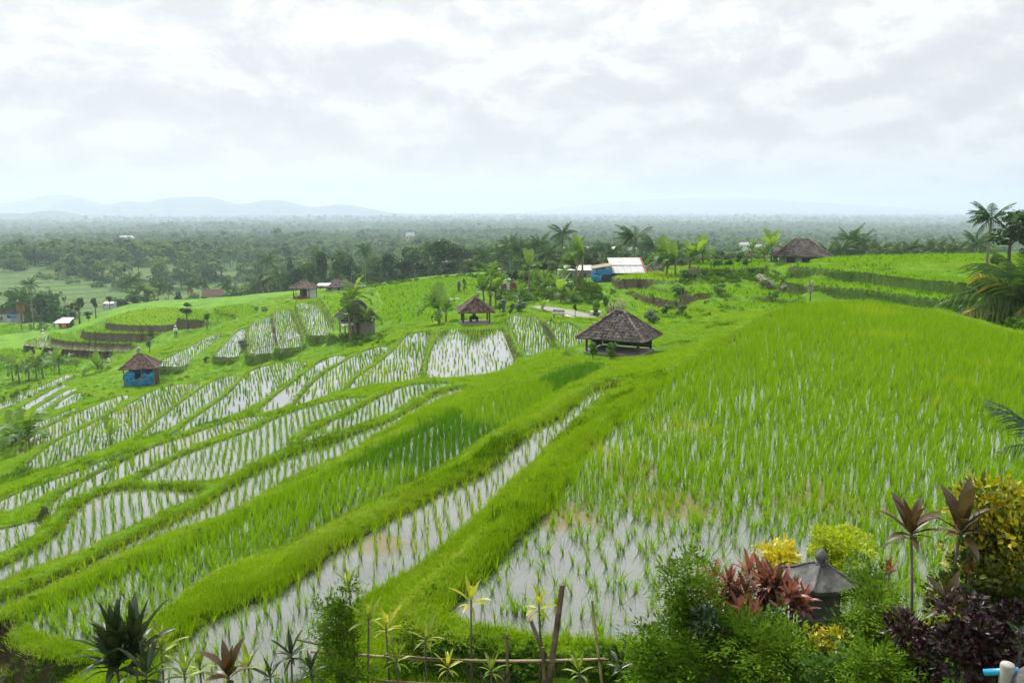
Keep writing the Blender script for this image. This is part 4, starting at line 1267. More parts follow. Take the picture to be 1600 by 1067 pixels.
M['redbrick'] = solid_mat('red_brick', (0.14, 0.035, 0.02), (0.24, 0.08, 0.05), 6, .9, .3)
M['bark'] = solid_mat('bark', (0.05, 0.04, 0.03), (0.14, 0.115, 0.09), 6.0, .95, .6, stretch=(1, 1, .4))
M['palm_trunk'] = solid_mat('palm_trunk', (0.12, 0.10, 0.08), (0.25, 0.22, 0.18), 3.0, .9, .5, stretch=(1, 1, 5))
M['banana_stem'] = solid_mat('banana_stem', (0.10, 0.09, 0.04), (0.24, 0.20, 0.11), 5.0, .7, .3, stretch=(2, 2, .4))
M['palm'] = leaf_mat('palm_leaflet', (0.030, 0.075, 0.012), (0.085, 0.150, 0.024), .3, .02, 2)
M['palm_y'] = leaf_mat('palm_leaflet_yellowing', (0.07, 0.125, 0.018), (0.20, 0.235, 0.04), .35, .02, 2, tip=((.38, .22, .05), .15))
M['palm_dead'] = leaf_mat('dead_palm_leaflet', (0.20, 0.11, 0.03), (0.38, 0.22, 0.07), .25, .03, 2)
M['banana'] = leaf_mat('banana_leaf', (0.055, 0.130, 0.014), (0.135, 0.235, 0.032), .4, .02, 2)
M['banana_y'] = leaf_mat('banana_leaf_bright', (0.13, 0.24, 0.015), (0.25, 0.36, 0.04), .45, .02, 2)
M['banana_dead'] = leaf_mat('dead_banana_leaf', (0.12, 0.085, 0.045), (0.24, 0.17, 0.09), .2, .02, 2)
M['broad'] = leaf_mat('broad_leaf', (0.015, 0.045, 0.007), (0.060, 0.112, 0.016), .28, .02, .5)
M['broad_l'] = leaf_mat('broad_leaf_light', (0.050, 0.105, 0.016), (0.120, 0.185, 0.032), .3, .02, .5)
M['bush'] = leaf_mat('bush_leaf', (0.035, 0.095, 0.012), (0.105, 0.195, 0.028), .3, .02, 1.5)
M['bush_grey'] = leaf_mat('grey_bush_leaf', (0.07, 0.12, 0.07), (0.14, 0.20, 0.11), .3, .02, 1.5)
M['bush_pale'] = leaf_mat('variegated_leaf', (0.20, 0.25, 0.14), (0.48, 0.50, 0.38), .3, .02, 1.5, tip=((.40, .26, .16), .1))
M['marigold'] = leaf_mat('feathery_leaf', (0.042, 0.098, 0.006), (0.150, 0.250, 0.020), .3, .0, 2.0)
M['lime'] = leaf_mat('lime_leaf', (0.26, 0.36, 0.010), (0.46, 0.52, 0.02), .4, .02, 4.0)
M['croton'] = leaf_mat('croton_leaf', (0.15, 0.195, 0.006), (0.60, 0.46, 0.010), .3, .03, 2.5, tip=((.07, .12, .012), .3))
M['croton_d'] = leaf_mat('dark_croton_leaf', (0.022, 0.055, 0.006), (0.19, 0.18, 0.010), .3, .02, 2.5)
M['croton_y'] = leaf_mat('yellow_croton_leaf', (0.42, 0.40, 0.02), (0.62, 0.48, 0.02), .35, .03, 3)
M['purple'] = leaf_mat('purple_leaf', (0.012, 0.006, 0.007), (0.055, 0.015, 0.017), .15, .035, 3)
M['cord_red'] = leaf_mat('red_cordyline_leaf', (0.13, 0.036, 0.030), (0.34, 0.125, 0.095), .3, .03, 3, tip=((.30, .16, .10), .15))
M['cord_bronze'] = leaf_mat('bronze_cordyline_leaf', (0.060, 0.024, 0.012), (0.115, 0.085, 0.035), .25, .04, 3, tip=((.36, .07, .025), .22))
M['cord_dark'] = leaf_mat('dark_cordyline_leaf', (0.014, 0.034, 0.010), (0.045, 0.060, 0.018), .2, .04, 3, tip=((.11, .035, .02), .2))
M['cord_green'] = leaf_mat('green_cordyline_leaf', (0.095, 0.185, 0.018), (0.28, 0.34, 0.035), .38, .03, 3, tip=((.30, .22, .06), .1))
M['cord_yellow'] = leaf_mat('yellow_cordyline_leaf', (0.26, 0.31, 0.02), (0.45, 0.42, 0.04), .38, .03, 3)
M['pipe'] = solid_mat('blue_plastic', (0.02, 0.27, 0.55), None, 3, .35, spec=.5)
M['shadeleaf'] = leaf_mat('deep_green_leaf', (0.012, 0.040, 0.012), (0.040, 0.085, 0.022), .25, .05, 3)

# ------------------------------------------------------------------ plant shapes (mesh data shared by the copies)
def me_from(name, mb, mats, smooth=False):
    me = bpy.data.meshes.new(name)
    me.from_pydata([tuple(p) for p in mb.v], [], mb.f)
    for m_ in (mats if isinstance(mats, (list, tuple)) else [mats]):
        me.materials.append(m_)
    me.polygons.foreach_set('material_index', mb.m)
    if smooth:
        me.polygons.foreach_set('use_smooth', [True] * len(me.polygons))
    me.update()
    return me

def frond_mesh(name, mat, droop, hang, rnd, n=26, ll=.30):
    """coconut frond 1 m long along +X: midrib with two ranks of hanging leaflets"""
    mb = MB()
    p = Vector((0, 0, 0)); a = 0.0
    pts = []
    S_ = 14
    for i in range(S_ + 1):
        pts.append(p.copy())
        p = p + Vector((math.cos(a), 0, math.sin(a))) / S_
        a -= droop / S_ * (0.5 + 1.2 * i / S_)
    mb.tube(pts, [.016 * (1 - .85 * i / S_) for i in range(S_ + 1)], 4)
    for i in range(n):
        f = .12 + .88 * i / (n - 1)
        k = min(S_ - 1, int(f * S_)); q_ = pts[k].lerp(pts[k + 1], f * S_ - k)
        d = (pts[k + 1] - pts[k]).normalized()
        L = ll * math.sin(math.pi * min(1, .18 + .78 * f)) * rnd.uniform(.8, 1.1)
        for s_ in (-1, 1):
            h_ = hang * rnd.uniform(.6, 1.3)
            dirv = (Vector((0, s_, 0)) * math.cos(h_) + Vector((0, 0, -1)) * math.sin(h_) + d * rnd.uniform(.35, .75)).normalized()
            w = d * .014
            m_ = q_ + dirv * L * .5
            tip = q_ + dirv * L * .95 + Vector((0, 0, -L * .25))
            mb.add([q_ - w, q_ + w, m_ + w * .9, m_ - w * .9, tip], [(0, 1, 2, 3), (3, 2, 4)])
    return me_from(name, mb, mat)
rf = random.Random(11)
FROND = {'g': [frond_mesh('frond', M['palm'], dr, hg, rf) for dr, hg in ((.7, .5), (1.1, .8), (1.5, .9), (.9, .3))],
         'y': [frond_mesh('frond', M['palm_y'], dr, hg, rf) for dr, hg in ((.8, .5), (1.2, .9))],
         'd': [frond_mesh('frond', M['palm_dead'], dr, hg, rf) for dr, hg in ((1.3, 1.1),)]}

def banana_leaf_mesh(mat, droop, rnd, tatter=.5, width=.22):
    """banana leaf 1 m long along +X with a folded, torn blade"""
    mb = MB()
    S_ = 13
    p = Vector((0, 0, 0)); a = 0.0
    pts = []
    for i in range(S_ + 1):
        pts.append(p.copy())
        p = p + Vector((math.cos(a), 0, math.sin(a))) / S_
        a -= droop / S_ * (.35 + 1.3 * i / S_)
    mb.tube(pts, [.014 * (1 - .8 * i / S_) for i in range(S_ + 1)], 4)
    for s_ in (-1, 1):
        for i in range(1, S_):
            f0, f1 = i / S_, (i + 1) / S_
            wd = lambda f: width * max(0.02, math.sin(math.pi * min(1, max(0, (f - .08) / .94))) ** .55)
            d = (pts[i + 1] - pts[i]).normalized()
            up = Vector((-d.z, 0, d.x))
            fold = .30 + rnd.uniform(-.1, .15)
            sag = rnd.uniform(0, tatter)
            o0 = Vector((0, s_, 0)) * wd(f0) * rnd.uniform(.85, 1.05) + up * wd(f0) * fold - Vector((0, 0, wd(f0) * sag))
            o1 = Vector((0, s_, 0)) * wd(f1) * rnd.uniform(.85, 1.05) + up * wd(f1) * fold - Vector((0, 0, wd(f1) * sag))
            gapv = d * (rnd.uniform(0, .03) * tatter)
            mb.add([pts[i], pts[i + 1], pts[i + 1] + o1 - gapv + d * .02, pts[i] + o0 + gapv + d * .02], [(0, 1, 2, 3)])
    return me_from('banana_leaf', mb, mat)
BLEAF = {'g': [banana_leaf_mesh(M['banana'], dr, rf, .7) for dr in (.9, 1.3, 1.8, 2.2)], 'y': [banana_leaf_mesh(M['banana_y'], dr, rf, .3) for dr in (.5, 1.0)], 'd': [banana_leaf_mesh(M['banana_dead'], 2.0, rf, 1.2, .10)]}

def blade_leaf_mesh(mat, droop, width, rnd, fold=.35, S_=7, wavy=.0, peak=.45):
    """lance-shaped leaf 1 m long along +X"""
    mb = MB()
    p = Vector((0, 0, 0)); a = 0.0
    rows_ = []
    for i in range(S_ + 1):
        f = i / S_
        w = width * (math.sin(math.pi * min(1, f ** (math.log(.5) / math.log(peak)))) ** .8 * .93 + .07 * (1 - f))
        d = Vector((math.cos(a), 0, math.sin(a)))
        up = Vector((-d.z, 0, d.x))
        wv = wavy * rnd.uniform(-1, 1)
        rows_.append((p + Vector((0, -w, 0)) + up * w * (fold + wv), p.copy(), p + Vector((0, w, 0)) + up * w * (fold - wv)))
        p = p + d / S_
        a -= droop / S_ * (.4 + 1.2 * f)
    vs = [q_ for r_ in rows_ for q_ in r_]
    fs = []
    for i in range(S_):
        b_ = i * 3
        fs += [(b_, b_ + 1, b_ + 4, b_ + 3), (b_ + 1, b_ + 2, b_ + 5, b_ + 4)]
    mb.add(vs, fs)
    return me_from('leaf', mb, mat, True)
CLEAF = {}
for k_, w_ in (('cord_red', .11), ('cord_bronze', .13), ('cord_dark', .085), ('cord_green', .08), ('cord_yellow', .085), ('shadeleaf', .10)):
    CLEAF[k_] = [blade_leaf_mesh(M[k_], dr, w_, rf, .35, 7, .12) for dr in (.25, .6, 1.0, 1.5)]

def orient(o, az, el, roll=0.0):
    """point a +X shape along azimuth az and elevation el"""
    o.rotation_euler = (Matrix.Rotation(az, 3, 'Z') @ Matrix.Rotation(-el, 3, 'Y') @ Matrix.Rotation(roll, 3, 'X')).to_euler()

def put(me, name, parent, loc, az, el, scale, roll=0.0):
    o = bpy.data.objects.new(name, me)
    o.location = loc
    orient(o, az, el, roll)
    o.scale = scale if isinstance(scale, (tuple, list)) else (scale,) * 3
    return link(o, parent)

def palm(px, topy, t, L, label, seed, group, nf=15, lean=0.0, wind=None, dead=0, yellow=0, trunk_r=.14, base=None):
    rnd = random.Random(seed)
    b = base if base is not None else stand(px, t)
    zc = at_t(px, topy, t).z - L * .62
    H = max(.6, zc - b.z)
    o = empty('coconut_palm', b, 0, label, 'palm tree', group)
    la = rnd.uniform(0, 6.28)
    mb = MB()
    pts = [Vector((math.cos(la) * lean * H * (k / 8) ** 1.6, math.sin(la) * lean * H * (k / 8) ** 1.6, -.4 + (H + .4) * k / 8)) for k in range(9)]
    mb.tube(pts, [trunk_r * (1.35 if k == 0 else 1.0 - .35 * k / 8) for k in range(9)], 8)
    mb.build('trunk', M['palm_trunk'], o, True)
    top = pts[-1]
    for i in range(nf):
        az = i * 2.39996 + rnd.uniform(-.25, .25)
        f = i / nf
        el = 1.25 - 1.75 * f + rnd.uniform(-.12, .12)
        kind = 'd' if i >= nf - dead else ('y' if i >= nf - dead - yellow else 'g')
        if wind is not None:
            dv = Vector((math.cos(az), math.sin(az), 0)) + Vector((math.cos(wind), math.sin(wind), 0)) * .9
            az = math.atan2(dv.y, dv.x)
            el = el * .8 + .25 * dv.length - .2
        if kind == 'd':
            el = -.9 + rnd.uniform(-.3, .2)
        me_ = rnd.choice(FROND[kind])
        put(me_, 'frond', o, top + Vector((0, 0, rnd.uniform(-.1, .1))), az, el, L * rnd.uniform(.85, 1.12), rnd.uniform(-.35, .35))
    return o

def banana(px, topy, t, L, label, seed, group, nl=8, wind=None, bright=2, dead=1, base=None, lean=.05):
    rnd = random.Random(seed)
    b = base if base is not None else stand(px, t)
    zt = at_t(px, topy, t).z
    H = max(.4, zt - b.z - L * .72)
    o = empty('banana_plant', b, 0, label, 'banana plant', group)
    la = rnd.uniform(0, 6.28)
    mb = MB()
    pts = [Vector((math.cos(la) * lean * H * k / 4, math.sin(la) * lean * H * k / 4, -.3 + (H + .3) * k / 4)) for k in range(5)]
    r0 = min(.15, .055 + H * .03)
    mb.tube(pts, [r0 * 1.15, r0, r0 * .9, r0 * .75, r0 * .5], 8)
    mb.build('stem', M['banana_stem'], o, True)
    for i in range(nl):
        az = i * 2.39996 + rnd.uniform(-.3, .3)
        el = 1.38 - 1.05 * min(1, i / nl * 1.3) + rnd.uniform(-.12, .12)
        kind = 'd' if i >= nl - dead else ('y' if i < bright else 'g')
        if wind is not None:
            dv = Vector((math.cos(az), math.sin(az), 0)) * .7 + Vector((math.cos(wind), math.sin(wind), 0)) * .8
            az = math.atan2(dv.y, dv.x)
        if kind == 'd':
            el = -.4
        me_ = BLEAF[kind][0 if kind == 'd' else min(len(BLEAF[kind]) - 1, int(i / nl * len(BLEAF[kind]) + rnd.random() * .8))]
        put(me_, 'leaf', o, pts[-1] - Vector((0, 0, .06 * i / nl * H)), az, el, L * rnd.uniform(.8, 1.1) * (.7 if kind == 'd' else 1), rnd.uniform(-.3, .3))
    return o

def cloud_mesh(name, mat, lobes, size, rnd, aspect=.55):
    vs, fs = [], []
    for c, rx, rz, n in lobes:
        leaf_cloud(vs, fs, c, rx, rz, n, size, rnd)
    mb = MB(); mb.add(vs, fs)
    return me_from(name, mb, mat)
def crown_mesh(mat, rnd, n=9, leaves=110, size=.045, tall=.5):
    """crown about 1 m wide, centred above the origin"""
    lobes = []
    for i in range(n):
        a = rnd.uniform(0, 6.28); r_ = rnd.uniform(.05, .30)
        z = rnd.uniform(-.34, .34) * tall * 2
        k = max(.3, 1 - abs(z) / (tall * 1.1))
        lobes.append(((math.cos(a) * r_ * k, math.sin(a) * r_ * k, z), rnd.uniform(.13, .22), rnd.uniform(.11, .18), leaves))
    return cloud_mesh('crown', mat, lobes, size, rnd)
CROWN = {'broad': [crown_mesh(M['broad'], rf) for _ in range(4)], 'broad_l': [crown_mesh(M['broad_l'], rf) for _ in range(3)],
         'bush': [crown_mesh(M['bush'], rf, 7, 90, .05, .4) for _ in range(3)], 'bush_grey': [crown_mesh(M['bush_grey'], rf, 7, 80, .05, .45) for _ in range(2)],
         'bush_pale': [crown_mesh(M['bush_pale'], rf, 9, 80, .05, .4)]}

def tree(name, cat, px, topy, t, wpx, label, seed, group=None, mat='broad', crown_frac=.75, base=None, forks=3, trunk_r=None):
    """broadleaf tree or shrub: tapering trunk with limbs and a leafy crown of wpx picture width"""
    rnd = random.Random(seed)
    b = base if base is not None else stand(px, t)
    H = max(.5, at_t(px, topy, t).z - b.z)
    wd = wpx * t / FPX
    if crown_frac > .9 and H < wd * .62:
        H = wd * .62
    if crown_frac > .9:
        H = min(H, wd * 1.25)
    ch = H * crown_frac
    o = empty(name, b, 0, label, cat, group)
    mb = MB()
    r0 = trunk_r or max(.03, H * .022)
    zc = H - ch * .5
    mb.tube([(0, 0, -.3), (rnd.uniform(-.02, .02) * H, 0, zc * .5), (0, rnd.uniform(-.02, .02) * H, zc)], [r0 * 1.3, r0, r0 * .75], 7)
    for k in range(forks):
        a = rnd.uniform(0, 6.28)
        p0 = Vector((0, 0, zc * rnd.uniform(.55, .9)))
        p1 = p0 + Vector((math.cos(a) * wd * .17, math.sin(a) * wd * .17, ch * .22))
        p2 = p1 + Vector((math.cos(a) * wd * .14, math.sin(a) * wd * .14, ch * .2))
        mb.tube([p0, p1, p2], [r0 * .6, r0 * .45, r0 * .2], 5)
    mb.build('trunk', M['bark'], o, True)
    me_ = rnd.choice(CROWN[mat])
    c = bpy.data.objects.new('crown', me_)
    c.location = (0, 0, zc)
    c.rotation_euler = (0, 0, rnd.uniform(0, 6.28))
    c.scale = (wd / .82, wd / .82, ch / (.92 if mat.startswith('broad') else .80))
    link(c, o)
    return o

def rosette(name, px, py, t, L, mat, label, seed, group=None, n=16, stem=.3, spread=(1.45, -.3), scale_w=1.0, base_z=None, cat='cordyline', heads=1, rad=.0, mats=None, lean=0.0):
    """cordyline: one or more stems each ending in a tuft of strap leaves; (px, py) is the middle of the tuft"""
    rnd = random.Random(seed)
    c = at_t(px, py, t)
    gzv = float(gz(c.x, c.y)) if base_z is None else base_z
    o = empty(name, (c.x, c.y, gzv), 0, label, cat, group)
    for hd in range(heads):
        a = rnd.uniform(0, 6.28)
        off = Vector((math.cos(a), math.sin(a), 0)) * rad * math.sqrt(rnd.random()) if heads > 1 else Vector((0, 0, 0))
        off.z = rnd.uniform(-.5, .35) * rad * 1.2 if heads > 1 else 0
        top = Vector((0, 0, c.z - gzv)) + off
        mb = MB()
        foot = Vector((off.x * .4 + lean, off.y * .4, 0)) - Vector((0, 0, .15))
        mb.tube([foot, (foot + top) * .5 + Vector((rnd.uniform(-.03, .03), 0, 0)), top + Vector((0, 0, .05 * L))], [.016, .013, .010], 6)
        mb.build('stem', M['bark'], o, True)
        mm = mats[hd % len(mats)] if mats else mat
        for i in range(n):
            az = i * 2.39996 + rnd.uniform(-.2, .2)
            f = i / n
            el = spread[0] + (spread[1] - spread[0]) * f + rnd.uniform(-.12, .12)
            me_ = CLEAF[mm][min(3, int(f * 3.2 + rnd.random() * .9))]
            s_ = L * rnd.uniform(.75, 1.1) * (.75 + .35 * math.sin(math.pi * min(1, f + .25)))
            put(me_, 'leaf', o, top - Vector((0, 0, L * .22 * f)), az, el, (s_, s_ * scale_w, s_), rnd.uniform(-.25, .25))
    return o

def foliage_bush(name, px, py, t, wpx, hpx, mat, label, seed, leaf=.035, n=1500, group=None, cat='shrub', stems=5, depth=.8, lobes=9, base_z=None, pinnate=False, fill=.9):
    """dense garden shrub: stems and a crown of small leaves set on short twigs; (px, py) is the crown's middle"""
    rnd = random.Random(seed)
    c = at_t(px, py, t)
    gzv = float(gz(c.x, c.y)) if base_z is None else base_z
    o = empty(name, (c.x, c.y, gzv), 0, label, cat, group)
    wx, wz = wpx * t / FPX / 2, hpx * t / FPX / 2
    wy = wx * depth
    zc = c.z - gzv
    mb = MB()
    for k in range(stems):
        a = rnd.uniform(0, 6.28)
        tip = Vector((math.cos(a) * wx * rnd.uniform(.2, .6), math.sin(a) * wy * rnd.uniform(.2, .6), zc + wz * rnd.uniform(0, .6)))
        mb.tube([(tip.x * .2, tip.y * .2, -.1), tip * .55 + Vector((0, 0, .05)), tip], [.014, .010, .005], 5)
    mb.build('stem', M['bark'], o)
    fb = MB()
    cl = []
    for i in range(lobes):
        a = rnd.uniform(0, 6.28); r_ = rnd.uniform(.2, .72)
        cl.append((Vector((math.cos(a) * r_ * wx, math.sin(a) * r_ * wy, zc + rnd.uniform(-.7, .72) * wz)), rnd.uniform(.28, .48)))
    for i in range(n):
        cc, rr = rnd.choice(cl)
        d = Vector((rnd.gauss(0, 1), rnd.gauss(0, 1), rnd.gauss(.15, 1))).normalized()
        q_ = cc + Vector((d.x * wx, d.y * wy, d.z * wz)) * rr * rnd.uniform(.55, 1.1)
        if pinnate:
            # a compound leaf: pairs of leaflets along a short midrib
            ax = (d + Vector((rnd.uniform(-.5, .5), rnd.uniform(-.5, .5), rnd.uniform(-.3, .4)))).normalized()
            sd_ = ax.cross(Vector((0, 0, 1)))
            sd_ = sd_.normalized() if sd_.length > .01 else Vector((1, 0, 0))
            L_ = leaf * rnd.uniform(2.0, 3.4)
            for k in range(4):
                p = q_ + ax * L_ * (k + .6) / 4 - Vector((0, 0, L_ * .04 * k * k))
                for s_ in (-1, 1):
                    v_ = (sd_ * s_ + ax * .55 + Vector((0, 0, rnd.uniform(-.25, .15)))).normalized() * leaf * rnd.uniform(.8, 1.25) * (1.1 - .14 * k)
                    w_ = ax * leaf * .17
                    fb.add([p, p + v_ * .5 + w_, p + v_, p + v_ * .5 - w_], [(0, 1, 2, 3)])
            p = q_ + ax * L_ * 1.0
            fb.add([p, p + ax * leaf * .5 + sd_ * leaf * .17, p + ax * leaf, p + ax * leaf * .5 - sd_ * leaf * .17], [(0, 1, 2, 3)])
        else:
            ax = (d * .8 + Vector((rnd.uniform(-.7, .7), rnd.uniform(-.7, .7), rnd.uniform(-.3, .9)))).normalized()
            nrm = (d + Vector((rnd.uniform(-.5, .5), rnd.uniform(-.5, .5), .5))).normalized()
            sd_ = ax.cross(nrm)
            sd_ = sd_.normalized() if sd_.length > .01 else Vector((1, 0, 0))
            L_ = leaf * rnd.uniform(.7, 1.3)
            up = sd_.cross(ax)
            fb.add([q_, q_ + ax * L_ * .45 + sd_ * L_ * .27 + up * L_ * .08, q_ + ax * L_ - up * L_ * .1, q_ + ax * L_ * .45 - sd_ * L_ * .27 + up * L_ * .08, q_ + ax * L_ * .5], [(0, 1, 4), (1, 2, 4), (0, 4, 3), (4, 2, 3)])
    f_ = fb.build('foliage', M[mat], o)
    return o
# ------------------------------------------------------------------ shelters, huts and sheds
ROAD.data.materials.clear(); ROAD.data.materials.append(M['asphalt'])
rh = random.Random(21)
def posts(parent, w, d, h, r=.07, mat='wood', extra=(), z0=-.6):
    for sx, sy in [(-1, -1), (1, -1), (1, 1), (-1, 1)] + list(extra):
        MB().tube([(sx * w / 2, sy * d / 2, z0), (sx * w / 2, sy * d / 2, h)], [r, r * .9], 8).build('post', M[mat], parent)
def beams(parent, w, d, z, mat='wood', s=.10):
    mb = MB()
    for sy in (-1, 1):
        mb.box((0, sy * d / 2, z), (w + .3, s, s))
    for sx in (-1, 1):
        mb.box((sx * w / 2, 0, z + s * .6), (s, d + .3, s))
    mb.build('beam', M[mat], parent)

# open tiled shelter in the middle distance
c = at_t(967, 549, 45)
o = empty('field_shelter', c, R(-27), 'open shelter with a broad mossy tiled hip roof behind the near bund', 'shelter')
hip_roof(o, 4.0, 3.3, .86, 1.42, .5, M['tile'], rh, .2, .2)
posts(o, 3.0, 2.3, .95, .075, 'wood', ((.9, -.7), (-.75, -1)))
beams(o, 3.0, 2.3, .82)
mb = MB(); mb.box((0, 0, .03), (3.3, 2.6, .12), bev=.02); mb.box((0, 0, -.3), (3.2, 2.5, .6)); mb.build('platform', M['concrete'], o)
mb = MB(); mb.box((.1, 1.1, .38), (2.9, .06, .42)); mb.box((-1.45, .3, .38), (.06, 1.6, .42)); mb.build('low_wall', M['dark'], o)
mb = MB(); mb.box((.9, -1.2, -.02), (1.3, .5, .14), bev=.03); mb.build('step', M['redbrick'], o)

# small shelter by the road
c = at_t(743, 505, 72)
o = empty('field_shelter', c, R(8), 'small open shelter on four posts behind the flooded paddy', 'shelter')
hip_roof(o, 3.3, 2.9, 1.12, 1.28, .7, M['tile_red'], rh, .22, .24, 'y')
posts(o, 2.35, 1.9, 1.2, .08, 'wood')
beams(o, 2.35, 1.9, 1.1)
mb = MB(); mb.box((0, 0, .05), (2.7, 2.2, .16), bev=.02); mb.build('platform', M['concrete'], o)
# hand tractor parked inside
o = empty('hand_tractor', c + Vector((-.15, 0, .13)), R(20), 'small dark farm machine parked under the small open shelter', 'machine')
mb = MB(); mb.box((0, 0, .38), (.38, .6, .3), bev=.05); mb.box((0, -.1, .58), (.26, .3, .16), bev=.04); mb.build('engine', M['dark'], o)
for sx in (-1, 1):
    mb = MB(); mb.tube([(sx * .24, 0, .25), (sx * .36, 0, .25)], [.25, .25], 14); mb.build('wheel', M['dark'], o)
    mb = MB(); mb.tube([(sx * .1, .2, .5), (sx * .2, .5, .7), (sx * .26, .8, .78)], .025, 6); mb.build('handlebar', M['metal'], o)
mb = MB(); mb.box((0, -.05, .72), (.30, .4, .12), bev=.04); mb.build('cover', M['plaster'], o)

# hut with blue sheeting on the left
c = at_t(222, 599, 80)
o = empty('field_hut', c, R(14), 'tiled hut wrapped in blue tarpaulin on the left slope', 'hut')
hip_roof(o, 3.5, 3.3, 1.75, 1.25, .5, M['tile_red'], rh, .23, .25)
posts(o, 2.7, 2.5, 1.8, .06, 'wood_pale', ((.2, -1),))
def tarp(parent, p0, p1, z0, z1, name='tarpaulin', mat='tarp', n=9, amp=.06, rag=.1, seed=1):
    rnd = random.Random(seed)
    p0, p1 = Vector(p0), Vector(p1)
    nr_ = (p1 - p0).cross(Vector((0, 0, 1))).normalized()
    vs, fs = [], []
    for r_ in range(4):
        for i in range(n + 1):
            q_ = p0.lerp(p1, i / n) + nr_ * rnd.uniform(-amp, amp)
            z = z0 + (z1 - z0) * r_ / 3 + (rnd.uniform(-rag, rag) if r_ in (0, 3) else 0)
            vs.append((q_.x, q_.y, z))
    for r_ in range(3):
        for i in range(n):
            a = r_ * (n + 1) + i
            fs.append((a, a + 1, a + n + 2, a + n + 1))
    ob = mesh_obj(name, vs, fs, M[mat], parent, True)
    sm = ob.modifiers.new('thick', 'SOLIDIFY'); sm.thickness = .015
    return ob
tarp(o, (-1.4, -1.3, 0), (1.3, -1.3, 0), .0, .72, seed=2)
tarp(o, (1.3, 1.3, 0), (-1.4, 1.3, 0), .0, 1.55, seed=6, rag=.08)
tarp(o, (-1.4, -1.3, 0), (-.35, -1.3, 0), .6, 1.4, seed=3, n=5, rag=.2)
tarp(o, (.35, -1.32, 0), (1.35, -1.3, 0), .55, 1.3, seed=4, n=5, rag=.2)
tarp(o, (-1.4, 1.3, 0), (-1.4, -1.3, 0), .0, 1.15, seed=5, rag=.12)
mb = MB(); mb.box((1.36, 0, .8), (.08, 2.4, 1.5)); mb.build('side_wall', M['wood'], o)
mb = MB(); mb.tube([(-.5, -1.38, .5), (.5, -1.42, 1.05)], .04, 6); mb.tube([(.1, -1.4, .55), (.9, -1.38, .75)], .035, 6); mb.build('brace', M['wood_pale'], o)
mb = MB(); mb.box((0, 0, -.1), (2.9, 2.7, .2)); mb.build('floor', M['wood'], o)

# hut half hidden by bananas
c = at_t(558, 520, 82)
o = empty('field_hut', c, R(24), 'old tiled hut half hidden behind tall banana plants', 'hut')
hip_roof(o, 3.9, 3.2, 1.55, 1.75, 1.0, M['tile'], rh, .24, .26)
posts(o, 3.0, 2.4, 1.6, .09, 'concrete')
mb = MB(); mb.box((.4, .2, .62), (2.2, 2.0, 1.24)); mb.build('wall', M['concrete'], o)
mb = MB(); mb.box((-.3, -.85, .55), (.7, .06, 1.05)); mb.build('door', M['wood'], o)
mb = MB(); slab(mb, [(-2.0, -2.2, 1.15), (-.6, -2.2, 1.15), (-.6, -1.3, 1.5), (-2.0, -1.3, 1.5)], .04); mb.build('awning', M['metal'], o)

# hut with a bamboo pole, upper left
c = at_t(477, 466, 134)
o = empty('field_hut', c, R(-16), 'dark roofed hut with a white end wall at the top of the narrow terraces', 'hut')
hip_roof(o, 4.0, 3.4, 1.75, 1.25, .6, M['tile_red'], rh, .3, .3)
posts(o, 2.9, 2.4, 1.8, .09, 'wood', ((.1, -1),))
mb = MB(); mb.box((1.2, .1, .85), (.5, 2.2, 1.6)); mb.build('end_wall', M['plaster'], o)
mb = MB(); mb.box((-.3, 1.1, .8), (2.6, .1, 1.5)); mb.build('back_wall', M['dark'], o)
mb = MB(); mb.box((-.2, 0, .2), (2.8, 2.4, .3)); mb.build('floor', M['redbrick'], o)
b = at_t(463, 478, 120); b.z = float(gz(b.x, b.y))
mb = MB(); mb.tube([(0, 0, -.3), (.05, 0, 1.8), (-.05, 0, at_t(463, 440, 120).z - b.z)], [.08, .065, .03], 6)
po = mb.build('bamboo_pole', M['wood_pale']); po.location = b
tag(po, 'upright bamboo pole in front of the hut with the white end wall', 'pole')
b = stand(551, 146)
mb = MB(); mb.tube([(0, 0, -.3), (.1, 0, 2.0), (.42, 0, at_t(553, 417, 146).z - b.z)], [.08, .06, .03], 6)
po = mb.build('bamboo_pole', M['wood_pale']); po.location = b
tag(po, 'leaning bamboo pole beside the long low house roof', 'pole')

# long low house behind the slope
c = at_t(532, 453, 152)
o = empty('farm_house', c, R(-6), 'long low farmhouse with a dark hip roof on the far slope', 'house')
hip_roof(o, 5.6, 4.2, .62, 1.35, 2.2, M['tile'], rh, .34, .34)
mb = MB(); mb.box((0, 0, .2), (4.6, 3.2, .9)); mb.build('wall', M['plaster'], o)
for k, x in enumerate((-1.6, .2, 1.6)):
    mb = MB(); mb.box((x, -1.62, .3), (.5, .05, .35)); mb.build('window', M['dark'], o)
o = empty('lean_to', at_t(506, 449, 148), R(-10), 'low lean-to with a white sheet roof left of the long farmhouse', 'shed')
mb = MB(); slab(mb, [(-1.3, -.9, .35), (1.2, -.9, .42), (1.2, .9, .75), (-1.3, .9, .68)], .05); mb.build('roof', M['metal'], o)
posts(o, 2.2, 1.5, .45, .06)

